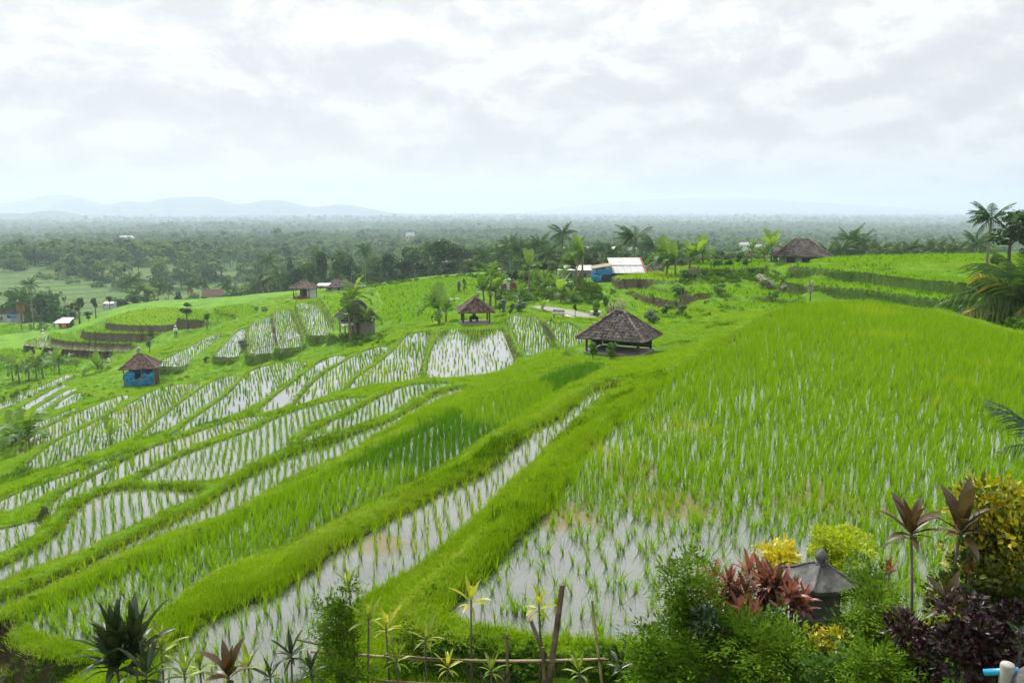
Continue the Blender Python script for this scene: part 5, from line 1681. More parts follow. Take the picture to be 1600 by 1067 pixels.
# larger house on the right
c = at_t(1250, 409, 98)
o = empty('farm_house', c, R(-14), 'weathered house with a wide dark tiled roof on the right terrace', 'house')
hip_roof(o, 7.0, 5.6, .75, 2.0, 1.6, M['tile'], rh, .3, .3)
mb = MB(); mb.box((.3, .3, .05), (5.2, 4.0, 1.7)); mb.build('wall', M['plaster'], o)
mb = MB(); mb.box((-1.3, -1.74, -.05), (.8, .08, 1.4)); mb.build('door', M['dark'], o)
mb = MB(); mb.box((.5, -1.74, .25), (.9, .08, .6)); mb.build('window', M['dark'], o)
mb = MB(); mb.box((-1.95, -1.75, .45), (.45, .1, .5)); mb.build('window', M['metal'], o)
posts(o, 5.8, 4.6, .8, .09, 'wood', ((-.3, -1), (.4, -1)), -1.2)
for k in range(7):
    mb = MB(); mb.box((-2.9 + k * .16, -2.55 - .02 * (k % 2), -.55 + .06 * (k % 3)), (.14, .05, 1.3), 0, 0, (0, R(rh.uniform(-12, 12)), 0)); mb.build('plank', M['wood_pale'], o)

# shed with zinc roof and blue sheeting
c = at_t(956, 439, 102)
o = empty('tarpaulin_shed', c, R(3), 'shed with a white corrugated roof and a bright blue tarpaulin front', 'shed')
def corrugated(parent, A, B, C, D, n, amp, mat, name='roof_sheet'):
    A, B, C, D = map(Vector, (A, B, C, D))
    nr_ = (B - A).cross(D - A).normalized()
    vs, fs = [], []
    m_ = n * 4
    for i in range(m_ + 1):
        off = nr_ * amp * math.sin(i * math.pi / 2)
        vs += [A.lerp(B, i / m_) + off, D.lerp(C, i / m_) + off]
    for i in range(m_):
        fs.append((2 * i, 2 * i + 2, 2 * i + 3, 2 * i + 1))
    ob = mesh_obj(name, vs, fs, M[mat], parent)
    ob.modifiers.new('thick', 'SOLIDIFY').thickness = .02
    return ob
for k in range(5):                                         # two courses of zinc sheets
    x0 = -.25 + k * .84
    corrugated(o, (x0, -1.6, 1.12), (x0 + .82, -1.6, 1.12), (x0 + .80 - .04 * 1, .05, 1.98), (x0 - .06, .05, 1.98), 6, .022, 'metal')
    corrugated(o, (x0 - .06, -.02, 2.02), (x0 + .78, -.02, 2.02), (x0 + .70, 1.6, 2.86), (x0 - .14, 1.6, 2.86), 6, .022, 'metal')
corrugated(o, (3.96, -1.62, 1.12), (4.2, -1.62, 1.12), (4.04, 1.6, 2.88), (3.84, 1.6, 2.88), 2, .022, 'rust')
posts(o, 7.0, 2.4, 1.2, .06, 'wood', ((.1, -1),))
mb = MB(); mb.box((2.0, 1.3, .8), (3.9, .08, 1.7)); mb.build('wall', M['wood'], o); mb = MB(); mb.box((2.0, -1.3, .45), (3.9, .08, .95)); mb.build('wall', M['wood'], o)
tarp(o, (-2.35, -1.5, 0), (-.3, -1.55, 0), .75, 1.75, seed=8, amp=.07)
tarp(o, (-2.65, -1.6, 0), (-1.6, -1.7, 0), .0, .9, seed=9, amp=.1, n=6)
tarp(o, (-.35, -1.7, 0), (.15, -1.6, 0), .1, .75, seed=10, amp=.1, n=5)
tarp(o, (-2.5, 1.2, 0), (-2.4, -1.4, 0), .1, 1.6, seed=12, amp=.07)
mb = MB(); slab(mb, [(-2.75, -1.7, 1.72), (-.2, -1.7, 2.12), (-.2, 1.0, 2.25), (-2.75, 1.0, 1.85)], .05); mb.build('lean_roof', M['wood_pale'], o)
for k in range(4):
    mb = MB(); mb.box((-.95, -1.62, .12 + k * .17), (1.5, .04, .09), 0, 0, (0, R(rh.uniform(-2, 2)), 0)); mb.build('slat', M['wood'], o)
mb = MB(); mb.box((-1.1, .2, .5), (2.3, 2.2, 1.0)); mb.build('dark_block', M['dark'], o)  # plain dark block filling the opening behind the slats
# low pale building left of it
o = empty('low_building', at_t(897, 431, 108), R(2), 'low grey building with a pale sheet roof left of the blue tarpaulin', 'building')
mb = MB(); mb.box((0, 0, .2), (4.4, 2.2, 1.3)); mb.build('wall', M['concrete'], o)
corrugated(o, (-1.4, -1.4, .85), (2.5, -1.4, .85), (2.5, 1.2, 1.35), (-1.4, 1.2, 1.35), 14, .02, 'plaster')

for x in (-.8, 1.1):
    mb = MB(); mb.box((x, -1.12, .15), (.8, .06, .5)); mb.build('window', M['dark'], o)
# dark roofed hut to its right
o = empty('field_hut', at_t(1022, 426, 112), R(-5), 'low hut with a blackish roof right of the corrugated shed', 'hut')
hip_roof(o, 2.9, 2.5, .25, .85, 1.2, M['tile'], rh, .3, .3)
mb = MB(); mb.box((0, 0, 0), (2.2, 1.8, .6)); mb.build('wall', M['wood'], o)
o = mesh_obj('roof_sheet', *[(lambda mb: (mb.v, mb.f))(MB().box((0, 0, .1), (1.5, .9, .12), R(8), 0, (R(10), 0, 0), .02))][0], M['metal'])
o.location = stand(1042, 110); tag(o, 'white sheet lying in the grass beside the blackish hut', 'sheet')

# field shed with an orange sheet at far left
c = at_t(101, 512, 165)
o = empty('field_shed', c, R(6), 'small field shed with a white roof and an orange sheet', 'shed')
corrugated(o, (-1.7, -1.3, 1.15), (1.6, -1.3, 1.15), (1.5, .3, 1.75), (-1.2, .3, 1.75), 12, .02, 'metal')
corrugated(o, (-1.0, .3, 1.75), (1.7, .3, 1.7), (1.5, 1.4, 1.95), (-.8, 1.4, 2.0), 12, .02, 'plaster')
posts(o, 2.8, 2.2, 1.3, .06, 'wood_pale', ((.3, -1), (-.4, -1)))
tarp(o, (-.1, -1.15, 0), (.85, -1.15, 0), .1, 1.05, 'orange_sheet', 'tarp_orange', 6, .05, .08, 3)
mb = MB(); mb.box((0, .6, .6), (2.6, .08, 1.2)); mb.build('back_wall', M['wood'], o)

# distant houses
def far_house(px, py, t, w, d, h, roofh, label, roof='tile_red', wall='plaster', rz=0.0, ridge=.4, name='house', cat='house'):
    b = at_t(px, py, t)
    b.z = max(b.z, float(gz(b.x, b.y)) - .2) if t > 250 else b.z
    o = empty(name, b, rz, label, cat)
    mb = MB(); mb.box((0, 0, h / 2 - 1.5), (w * .88, d * .85, h + 3)); mb.build('wall', M[wall], o)
    mb = MB()
    a, b_, c_, e = (-w / 2, -d / 2, h), (w / 2, -d / 2, h), (w / 2, d / 2, h), (-w / 2, d / 2, h)
    r0, r1 = (-w * ridge, 0, h + roofh), (w * ridge, 0, h + roofh)
    slab(mb, [a, b_, r1, r0], .12); slab(mb, [c_, e, r0, r1], .12)
    mb.add([b_, c_, r1], [(0, 1, 2)]); mb.add([e, a, r0], [(0, 1, 2)])
    mb.build('roof', M[roof], o)
    n = max(2, int(w / 3))
    for k in range(n):
        mb = MB(); mb.box((-w * .36 + k * w * .72 / (n - 1), -d * .427, h * .5), (w * .4 / n, .06, h * .4)); mb.build('window', M['dark'], o)
    return o
far_house(15, 498, 205, 6.0, 4.5, 1.6, 1.4, 'house with a brown roof at the left edge below the palms', 'tile', 'plaster', R(-18))
o = tarp(None, (0, 0, 0), (1.6, 0, 0), 0, .9, 'blue_sheet', 'tarp', 6, .05, .05, 4); o.location = at_t(15, 497, 200); tag(o, 'blue sheet hanging beside the house at the left edge', 'tarpaulin')
far_house(333, 467, 196, 5.2, 4.0, .9, 1.5, 'house with a red roof and white gable behind the crest', 'tile_red', 'plaster', R(20), .45)
far_house(172, 478, 238, 3.2, 2.4, .8, .5, 'small white roofed hut beyond the dark trees', 'metal', 'plaster', 0)
far_house(129, 450, 392, 3.6, 3.0, 1.8, 1.0, 'small white house on the terraced slope across the valley', 'metal', 'plaster', 0)
far_house(160, 424, 440, 3.0, 2.6, 1.6, 1.0, 'tiny pale hut at the top of the terraced slope', 'plaster', 'plaster', 0)
far_house(198, 379, 900, 17, 9, 4.5, 3.2, 'large white roofed hall standing in the far woods', 'metal', 'plaster', R(8))
far_house(218, 381, 890, 9, 7, 3.5, 2.5, 'smaller pale building beside the far white hall', 'plaster', 'plaster', R(-10))
far_house(641, 376, 760, 9, 7, 4.5, 3.4, 'pale house among trees beyond the dark grove', 'metal', 'plaster', R(14))
far_house(597, 384, 700, 8, 6, 3.6, 3.0, 'red roofed house among trees beyond the dark grove', 'tile_red', 'plaster', R(-12))
far_house(957, 401, 430, 5.0, 5, 4.2, 1.2, 'white cubic house in the plain behind the corrugated shed', 'metal', 'white', R(-16))
far_house(986, 400, 450, 8, 6, 2.8, 2.2, 'grey roofed house in the plain right of the white cubic house', 'concrete', 'plaster', R(8))
far_house(1012, 400, 470, 7, 5, 2.6, 1.8, 'bluish roofed house in the plain behind the windblown palm', 'metal', 'plaster', R(-6))
far_house(912, 398, 460, 6, 5, 3.4, 1.6, 'pale house in the plain left of the white cubic house', 'metal', 'plaster', R(6))
far_house(1165, 391, 420, 7, 5, 2.8, 1.4, 'white roofed building in the plain left of the tiled house', 'metal', 'white', R(-10))
far_house(1186, 392, 430, 5, 4, 2.2, 1.2, 'small white building next to the white roofed one in the plain', 'metal', 'plaster', R(4))

# ------------------------------------------------------------------ shrines, bench, posts, road edge
def shrine(px, py, t, H, label, mat='stone', red=False, rz=0.0):
    b = stand(px, t)
    o = empty('shrine', b, rz, label, 'shrine')
    MB().box((0, 0, H * .06 - .1), (H * .34, H * .34, H * .12 + .2), bev=.02).build('base', M[mat], o)
    MB().box((0, 0, H * .32), (H * .20, H * .20, H * .42), bev=.015).build('pillar', M[mat], o)
    MB().box((0, 0, H * .58), (H * .30, H * .30, H * .12), bev=.02).build('seat', M[mat], o)
    mb = MB(); mb.box((0, H * .1, H * .72), (H * .24, H * .05, H * .2)); mb.build('back', M[mat], o)
    mb = MB()
    mb.add([(-H * .2, -H * .2, H * .8), (H * .2, -H * .2, H * .8), (H * .2, H * .2, H * .8), (-H * .2, H * .2, H * .8), (0, 0, H)], [(0, 1, 4), (1, 2, 4), (2, 3, 4), (3, 0, 4), (3, 2, 1, 0)])
    mb.build('roof', M['redbrick' if red else mat], o)
    return o
shrine(718, 437, 118, 1.75, 'black stone shrine standing alone in the bright green field')
shrine(787, 482, 82, 1.5, 'small dark shrine right of the small open shelter')
shrine(794, 437, 112, 2.0, 'pale stone shrine between two red brick walls below the grove', 'plaster')
for dx, lb in ((-4, 'left'), (5, 'right')):
    b = stand(794 + dx * 1.6, 112.5)
    o = empty('brick_wall', b, R(4), 'short red brick wall %s of the pale shrine' % lb, 'wall')
    MB().box((0, 0, .5), (.85, .25, 1.1), bev=.03).build('wall', M['redbrick'], o)
    MB().box((0, 0, 1.1), (1.0, .36, .12), bev=.03).build('coping', M['tile_ridge'], o)
shrine(215, 548, 104, 1.35, 'slim grey offering post behind the hut wrapped in blue', 'concrete')
# bench on the verge
b = stand(872, 66)
o = empty('bench', b, R(-18), 'grey concrete bench on the grass beside the road', 'bench')
MB().box((0, 0, .42), (.95, .34, .07), bev=.015).build('seat', M['concrete'], o)
for sx in (-1, 1):
    MB().box((sx * .38, 0, .18), (.09, .3, .44), bev=.01).build('leg', M['concrete'], o)
MB().box((0, .15, .62), (.95, .06, .22), bev=.01).build('backrest', M['concrete'], o)
# low wall along the near edge of the road
P0, P1 = at_h(884, 499, 10.0), at_h(925, 511, 9.9)
d_ = P1 - P0
o = empty('road_wall', (P0 + P1) / 2, math.atan2(d_.y, d_.x), 'low pale concrete wall along the near edge of the road', 'wall')
L_ = d_.length
for k in range(5):
    MB().box((-L_ / 2 + L_ * (k + .5) / 5, 0, .12), (L_ / 5 - .03, .3, .5), bev=.02).build('block', M['concrete'] if k % 2 else M['plaster'], o)
P0, P1 = at_h(925, 484, 10.0), at_h(936, 488, 9.9)
o = MB().box((0, 0, .2), (1.1, .5, .5), R(-30), bev=.03).build('stone_block', M['plaster']); o.location = stand(930, 76); tag(o, 'pale stone block at the road side below the slope', 'stone')
# thin bamboo poles lying across the bunds
def lying_pole(p0, p1, t0, t1, label):
    a, b_ = at_t(*p0, t0), at_t(*p1, t1)
    a.z = max(a.z, float(gz(a.x, a.y)) + .06); b_.z = max(b_.z, float(gz(b_.x, b_.y)) + .06)
    mb = MB(); mb.tube([Vector((0, 0, 0)), (b_ - a) * .5 - Vector((0, 0, .12)), b_ - a], [.05, .045, .035], 6)
    o = mb.build('bamboo_pole', M['wood_pale']); o.location = a
    tag(o, label, 'pole')
lying_pole((393, 547), (488, 521), 79, 86, 'long pale bamboo pole slung across the narrow upper terraces')
lying_pole((69, 622), (122, 611), 82, 84, 'pale bamboo pole lying along the strips below the hut in blue')

# ------------------------------------------------------------------ field workers
def person(px, py, t, label, bend, rz, seed):
    b = at_t(px, py, t)
    b.z = float(gz(b.x, b.y))
    o = empty('person', b, rz, label, 'person')
    hip = Vector((0, 0, .86)); 
    d = Vector((0, -math.sin(bend), math.cos(bend)))
    J = {'hip': hip, 'chest': hip + d * .34, 'neck': hip + d * .54, 'head': hip + d * .62 + Vector((0, -.03, .05)), 'top': hip + d * .70 + Vector((0, -.03, .12))}
    for s_, n_ in ((-1, 'l'), (1, 'r')):
        J['hipj' + n_] = hip + Vector((s_ * .10, 0, -.04)); J['knee' + n_] = Vector((s_ * .12, -.06 - s_ * .05, .46)); J['ank' + n_] = Vector((s_ * .13, .02 + s_ * .08, .08)); J['toe' + n_] = Vector((s_ * .14, -.14 + s_ * .08, .03))
        J['sh' + n_] = hip + d * .50 + Vector((s_ * .19, 0, 0)); J['el' + n_] = J['sh' + n_] + Vector((s_ * .06, -.10, -.26)); J['wr' + n_] = J['el' + n_] + Vector((-s_ * .02, -.16, -.16)); J['ha' + n_] = J['wr' + n_] + Vector((0, -.06, -.06))
    E = [('hip', 'chest', .135), ('chest', 'neck', .15), ('neck', 'head', .06), ('head', 'top', .10)]
    for n_ in 'lr':
        E += [('hip', 'hipj' + n_, .11), ('hipj' + n_, 'knee' + n_, .08), ('knee' + n_, 'ank' + n_, .055), ('ank' + n_, 'toe' + n_, .045), ('chest', 'sh' + n_, .08), ('sh' + n_, 'el' + n_, .055), ('el' + n_, 'wr' + n_, .042), ('wr' + n_, 'ha' + n_, .04)]
    names = list(J)
    me_ = bpy.data.meshes.new('body')
    me_.from_pydata([tuple(J[k]) for k in names], [(names.index(a), names.index(c_)) for a, c_, r_ in E], [])
    body = link(bpy.data.objects.new('body', me_), o)
    sk = body.modifiers.new('skin', 'SKIN')
    rad = {'hip': .14, 'chest': .15, 'neck': .06, 'head': .095, 'top': .085}
    for a, c_, r_ in E:
        rad.setdefault(c_, r_)
    for i, k in enumerate(names):
        me_.skin_vertices[0].data[i].radius = (rad[k], rad[k])
        me_.skin_vertices[0].data[i].use_root = (k == 'hip')
    body.modifiers.new('sub', 'SUBSURF').levels = 1
    body.modifiers['sub'].render_levels = 1
    me_.materials.append(M['skin'])
    # loose shirt following the trunk
    sh = MB(); sh.tube([hip + Vector((0, 0, -.12)), hip + d * .15, hip + d * .36, hip + d * .53], [.20, .19, .215, .10], 12)
    for s_, n_ in ((-1, 'l'), (1, 'r')):
        sh.tube([J['sh' + n_] - Vector((s_ * .06, 0, 0)), J['el' + n_], J['el' + n_].lerp(J['wr' + n_], .8)], [.085, .075, .06], 9)
    sh.build('shirt', M['white'], o, True)
    tr = MB()
    for n_ in 'lr':
        tr.tube([J['hipj' + n_] + Vector((0, 0, .05)), J['knee' + n_], J['ank' + n_] + Vector((0, 0, .1))], [.125, .09, .075], 9)
    tr.build('trousers', M['white'] if seed else M['dark'], o, True)
    hd = J['top'] + Vector((0, 0, .03))
    ht = MB(); ht.tube([hd, hd + Vector((0, 0, .02)), hd + Vector((0, 0, .03)), hd + Vector((0, 0, .12))], [.20, .20, .11, .06], 12)
    ht.build('hat', M['white'], o, True)
    return o
person(276, 541, 122, 'field worker in white with a white hat bending on the green bund', .55, R(25), 0)
person(70, 538, 140, 'field worker in white standing on the curved terrace at far left', .08, R(-20), 1)
# ------------------------------------------------------------------ coconut palms
GP = 'coconut palms along the ridge'
PALMS = [ # px, top, t, frond length, label, extra
 (36,452,168,3.6,'bushy palm with hanging orange dead fronds at far left',dict(dead=4,nf=18)),
 (55,432,192,3.0,'tall slender palm with a bare trunk at far left',dict(nf=16)),
 (212,424,205,4.2,'large dark palm rising behind the left crest, left of the round green tree',dict(nf=18)),
 (252,437,225,3.6,'palm behind the left crest, next right of the large dark palm',{}),
 (268,440,232,3.2,'small palm tucked between two palms behind the left crest',{}),
 (303,434,232,3.4,'palm with brown lower fronds behind the crest left of the red roof',dict(dead=3)),
 (321,432,236,3.2,'upright palm behind the crest just left of the red roof',{}),
 (358,433,226,3.6,'palm directly right of the red roofed house behind the crest',{}),
 (424,393,214,4.2,'palm standing clear at the left end of the dark grove',dict(nf=17)),
 (442,418,208,3.6,'short palm at the foot of the dark grove, right of the clear standing palm',{}),
 (574,379,222,3.6,'palm rising out of the dark grove above the long farmhouse',{}),
 (650,398,205,3.2,'low palm inside the dark grove, left of its tallest tree',{}),
 (757,384,178,4.0,'palm at the right end of the dark grove',{}),
 (797,366,165,3.8,'feathery palm right of the grove, first of three above the shrine',{}),
 (812,372,160,3.8,'feathery palm with drooping fronds, second above the shrine',dict(dead=2)),
 (840,366,158,3.8,'broad palm left of the tall thin one',{}),
 (877,349,150,3.6,'tall thin palm with an airy crown on the ridge centre',dict(nf=16,lean=.04)),
 (856,378,150,3.8,'dark palm low behind the tall thin one',{}),
 (938,372,140,3.4,'upright palm behind the blue tarpaulin shed',dict(wind=R(80))),
 (987,350,132,4.2,'windblown palm swept to the left behind the corrugated roof',dict(wind=R(165),nf=18,lean=.06)),
 (1018,366,140,3.6,'palm just right of the windblown one',dict(wind=R(150))),
 (1036,375,146,3.6,'shaggy palm left of the banana clump on the ridge',dict(wind=R(150))),
 (1284,378,150,3.0,'small palm just right of the tiled house roof',{}),
 (1318,356,150,3.9,'big palm with a full crown right of the tiled house',dict(nf=19)),
 (1333,362,146,3.7,'palm leaning out of the clump right of the tiled house',{}),
 (1306,372,144,3.6,'drooping palm at the left foot of the clump right of the tiled house',{}),
 (1347,376,142,3.8,'pale palm at the right foot of the clump right of the tiled house',dict(yellow=4)),
 (1411,372,146,3.4,'palm beside the flat topped tree on the right skyline',{}),
 (1436,376,148,3.0,'small palm third from the house on the right skyline',{}),
 (1451,372,144,3.4,'spreading palm in the middle of the right skyline row',{}),
 (1485,374,142,3.4,'palm left of the last one in the right skyline row',{}),
 (1512,362,138,3.6,'last palm of the right skyline row, beside the leafy tree',{}),
 (1530,318,72,2.4,'windswept palm high above the leafy tree at right',dict(wind=R(190),nf=17)),
]
for i, (px, ty, t, L, lb, kw) in enumerate(PALMS):
    palm(px, ty, t, L * .95, lb, 100 + i, GP, **{**dict(nf=20), **kw})
# young palm at the right edge whose arching fronds reach into view
b = Vector(at_h(1606, 500, 5.6)); b.z = float(gz(b.x, b.y))
o = empty('coconut_palm', b, 0, 'low palm at the right edge with long yellowing fronds', 'palm tree')
MB().tube([(0, 0, -.3), (0.05, 0, .5), (.08, 0, 1.1)], [.2, .17, .13], 9).build('trunk', M['palm_trunk'], o, True)
rr = random.Random(5)
for i, (az, el, L, k) in enumerate(((178, 58, 5.0, 'g'), (196, 38, 5.0, 'y'), (172, 24, 4.9, 'g'), (205, 12, 4.8, 'y'), (186, 6, 4.9, 'g'), (222, 50, 3.2, 'g'), (150, 60, 3.4, 'g'), (165, 78, 3.6, 'g'), (210, 68, 3.4, 'g'), (235, 20, 3.0, 'y'), (120, 50, 3.3, 'g'), (60, 50, 3.3, 'g'), (20, 45, 3.3, 'g'), (320, 45, 3.3, 'g'), (270, 40, 3.2, 'g'), (192, 86, 3.4, 'g'), (140, 20, 3.4, 'g'), (200, 26, 4.3, 'g'))):
    put(rr.choice(FROND[k]), 'frond', o, (.08, 0, 1.1), R(az), R(el), L, rr.uniform(-.5, .5))

# ------------------------------------------------------------------ banana plants
GB = 'banana plants among the terraces'
BANANAS = [ # px, top, t, leaf length, label, extra
 (556,436,80,2.0,'tall banana plant with one upright leaf in front of the half hidden hut',dict(bright=1)),
 (548,468,78.5,1.6,'shorter banana plant on the left of the half hidden hut',{}),
 (571,478,79,1.5,'small banana plant on the right of the half hidden hut',{}),
 (686,452,76,2.0,'banana plant with wide arching leaves left of the small shelter',dict(wind=R(160),dead=2)),
 (697,458,75,1.7,'banana plant with an upright pale leaf nearest the small shelter',dict(bright=2)),
 (766,408,92,2.2,'big banana plant above the small shelter roof',dict(bright=1)),
 (757,428,90,2.0,'drooping banana plant at the left of the clump above the small shelter',{}),
 (775,432,90,1.8,'banana plant with bright leaves at the right of the clump above the small shelter',dict(bright=3)),
 (826,392,98,2.2,'tall banana plant with a long pale stem beside the road',dict(bright=2,wind=R(120))),
 (812,440,92,1.6,'small banana plant left of the long stemmed one',{}),
 (850,428,96,1.7,'banana plant with a bare stem right of the long stemmed one',dict(dead=3)),
 (862,432,95,1.5,'thin banana plant third right of the long stemmed one',dict(dead=2)),
 (876,432,90,1.9,'banana plant with a yellow drooping leaf above the bench',dict(bright=3,dead=2)),
 (892,448,88,1.4,'short banana plant above the bench',{}),
 (908,368,98,2.6,'large ragged banana plant left of the blue tarpaulin',dict(wind=R(175),nl=10,dead=2)),
 (900,392,97,2.3,'leaning ragged banana plant left of the large ragged one',dict(wind=R(180))),
 (1038,376,100,2.4,'windblown banana plant at the left of the ridge clump',dict(wind=R(165),nl=9)),
 (1052,382,98,2.2,'windblown banana plant second from left in the ridge clump',dict(wind=R(165))),
 (1073,380,97,1.8,'banana plant with a bright lime leaf in the ridge clump',dict(bright=5,dead=2)),
 (1086,374,96,2.0,'tall banana plant with a yellow stem in the ridge clump',dict(bright=3,dead=2)),
 (1094,372,97,2.0,'tall banana plant at the right end of the ridge clump',dict(bright=2,wind=R(100))),
 (1168,374,96,1.3,'bottle shaped banana plant with a tuft of short leaves left of the tiled house',dict(dead=4,nl=10,lean=.02)),
 (1198,362,99,1.9,'banana plant with broad bright leaves touching the tiled house roof',dict(bright=5)),
 (1188,378,101,1.8,'dark banana plant behind the bright one at the tiled house',{}),
 (14,556,112,1.9,'leftmost banana plant of the row on the lower left terrace',{}),
 (24,562,110,1.7,'banana plant second from left in the row on the lower left terrace',{}),
 (39,556,112,1.9,'banana plant third from left in the row on the lower left terrace',dict(bright=3)),
 (51,556,110,1.8,'banana plant fourth from left in the row on the lower left terrace',{}),
 (62,544,110,2.1,'tallest banana plant of the row on the lower left terrace',dict(bright=3)),
 (88,545,109,2.1,'banana plant at the right end of the row on the lower left terrace',{}),
 (149,562,90,1.6,'lone banana plant left of the hut wrapped in blue',dict(bright=2)),
 (8,664,52,1.7,'dark banana plant at the left edge of the picture',{}),
 (28,660,50,1.8,'banana plant with broad leaves beside the one at the left edge',dict(dead=2)),
 (160,668,46,1.0,'small banana plant with a yellowing leaf on the left bund',dict(bright=4,nl=6)),
 (848,466,80,.9,'tiny yellow green plant beside the road',dict(bright=6,nl=7,dead=0)),
]
for i, (px, ty, t, L, lb, kw) in enumerate(BANANAS):
    banana(px, ty, t, L * 1.25, lb, 300 + i, GB, **{**dict(nl=10), **kw})

# ------------------------------------------------------------------ the grove and single trees
GT = 'trees of the dark grove'
GROVE = [ # px, top, t, width px, kind, label
 (405,432,225,26,'broad_l','pale low tree at the far left foot of the grove'),
 (452,424,215,34,'broad_l','light green tree left of the grove beside the hut with the white end wall'),
 (468,408,208,40,'broad','dark tree at the left end of the grove'),
 (488,398,204,40,'broad_l','light green tree second from left in the grove'),
 (510,392,200,42,'broad','dark domed tree third from left in the grove'),
 (533,390,202,40,'broad_l','light green domed tree above the long farmhouse'),
 (553,391,206,36,'broad','dark tree right of the light domed tree above the farmhouse'),
 (590,392,204,42,'broad_l','light green tree right of the palm that rises out of the grove'),
 (612,386,200,44,'broad','wide dark tree left of the middle of the grove'),
 (632,402,192,46,'broad','low spreading dark tree in front of the grove'),
 (648,385,204,36,'broad_l','light green tree left of the tallest tree of the grove'),
 (662,404,190,40,'broad','dark low tree at the foot of the tallest tree'),
 (688,365,194,52,'broad','tallest tree of the grove with a rounded crown'),
 (712,380,190,46,'broad','dark tree leaning on the right of the tallest tree'),
 (700,405,182,44,'broad','low dark tree under the tallest one at its right'),
 (735,400,182,34,'broad_l','light low tree right of the tallest one'),
 (752,386,184,40,'broad','rounded tree at the right end of the grove'),
 (774,402,172,34,'broad_l','light green tree between the grove and the feathery palms'),
 (782,396,176,30,'broad','dark tree left of the feathery palms'),
 (820,392,160,34,'broad','dark tree under the feathery palms'),
 (848,396,150,34,'broad','dark tree left of the tall thin palm'),
 (862,404,140,28,'broad_l','light tree under the tall thin palm'),
 (928,392,132,26,'broad','round tree left of the upright palm behind the shed'),
 (948,398,136,24,'broad_l','light tree right of the upright palm behind the shed'),
 (962,404,140,20,'broad','small dark tree above the corrugated roof'),
 (1112,386,170,34,'broad','dark hedge like tree beyond the ridge, first right of the banana clump'),
 (1136,388,172,30,'broad_l','light hedge like tree beyond the ridge, second right of the banana clump'),
 (1158,394,165,26,'broad','dark small tree behind the bottle shaped banana plant'),
 (1352,382,140,36,'broad_l','light bushy tree right of the palm clump'),
 (1372,386,142,30,'broad','dark bushy tree left of the flat topped tree'),
 (1390,370,150,32,'broad_l','flat topped tree on the right skyline'),
 (1425,388,140,34,'broad','dark low tree between the right skyline palms'),
 (1470,384,142,34,'broad','dark low tree right of the spreading palm on the right skyline'),
 (1498,386,136,30,'broad_l','light low tree below the last palm of the right skyline'),
 (232,458,200,22,'broad_l','light bush behind the left crest, left part'),
 (285,452,215,30,'broad','dark tree behind the left crest between palms'),
 (345,446,220,26,'broad_l','light tree behind the red roof'),
 (375,448,222,28,'broad','dark tree behind the crest right of the red roof'),
 (392,450,215,22,'broad_l','light tree behind the crest near the hut pole'),
]
# a second, farther rank closing the belt
GROVE += [(px_, ty_, t_, w_, k_, 'tree in the farther rank of the belt, %s' % w__) for px_, ty_, t_, w_, k_, w__ in (
 (416, 418, 250, 30, 'broad', 'behind the clear standing palm'), (436, 412, 248, 32, 'broad_l', 'between the clear standing palm and the grove'), (458, 402, 246, 34, 'broad', 'over the left end of the grove'),
 (502, 384, 245, 36, 'broad_l', 'above the third tree of the grove'), (548, 383, 245, 36, 'broad', 'above the long farmhouse'), (600, 380, 245, 38, 'broad_l', 'right of the palm rising from the grove'),
 (640, 377, 244, 38, 'broad', 'left behind the tallest tree'), (668, 374, 240, 36, 'broad_l', 'close behind the tallest tree'), (730, 380, 236, 36, 'broad', 'right behind the tallest tree'),
 (770, 386, 230, 36, 'broad_l', 'behind the right end of the grove'), (806, 384, 215, 38, 'broad', 'behind the feathery palms'), (832, 386, 205, 36, 'broad_l', 'behind the broad palm'),
 (868, 388, 190, 36, 'broad', 'behind the tall thin palm'), (893, 390, 185, 34, 'broad_l', 'behind the large ragged banana'), (915, 388, 180, 34, 'broad', 'left behind the corrugated shed'),
 (975, 392, 178, 34, 'broad', 'behind the windblown palm'), (1000, 390, 176, 32, 'broad_l', 'right of the windblown palm'), (1026, 388, 174, 34, 'broad', 'behind the shaggy palm'),
 (1052, 390, 172, 32, 'broad_l', 'behind the ridge banana clump'), (1082, 392, 170, 30, 'broad', 'right behind the ridge banana clump'), (1300, 384, 165, 34, 'broad', 'behind the palm clump by the tiled house'),
 (1330, 382, 165, 34, 'broad', 'inside the palm clump by the tiled house'), (1405, 386, 165, 34, 'broad_l', 'behind the flat topped tree'), (1445, 386, 165, 36, 'broad', 'behind the spreading palm'), (1485, 382, 162, 36, 'broad', 'behind the last two skyline palms'), (1520, 378, 155, 34, 'broad', 'beside the leafy tree at right'))]
for i, (px, ty, t, w, k, lb) in enumerate(GROVE):
    tree('grove_tree' if 400 < px < 800 else 'broadleaf_tree', 'tree', px, ty, t, w, lb, 500 + i, GT if 400 < px < 800 else 'trees on the ridge and beyond', k, .88)

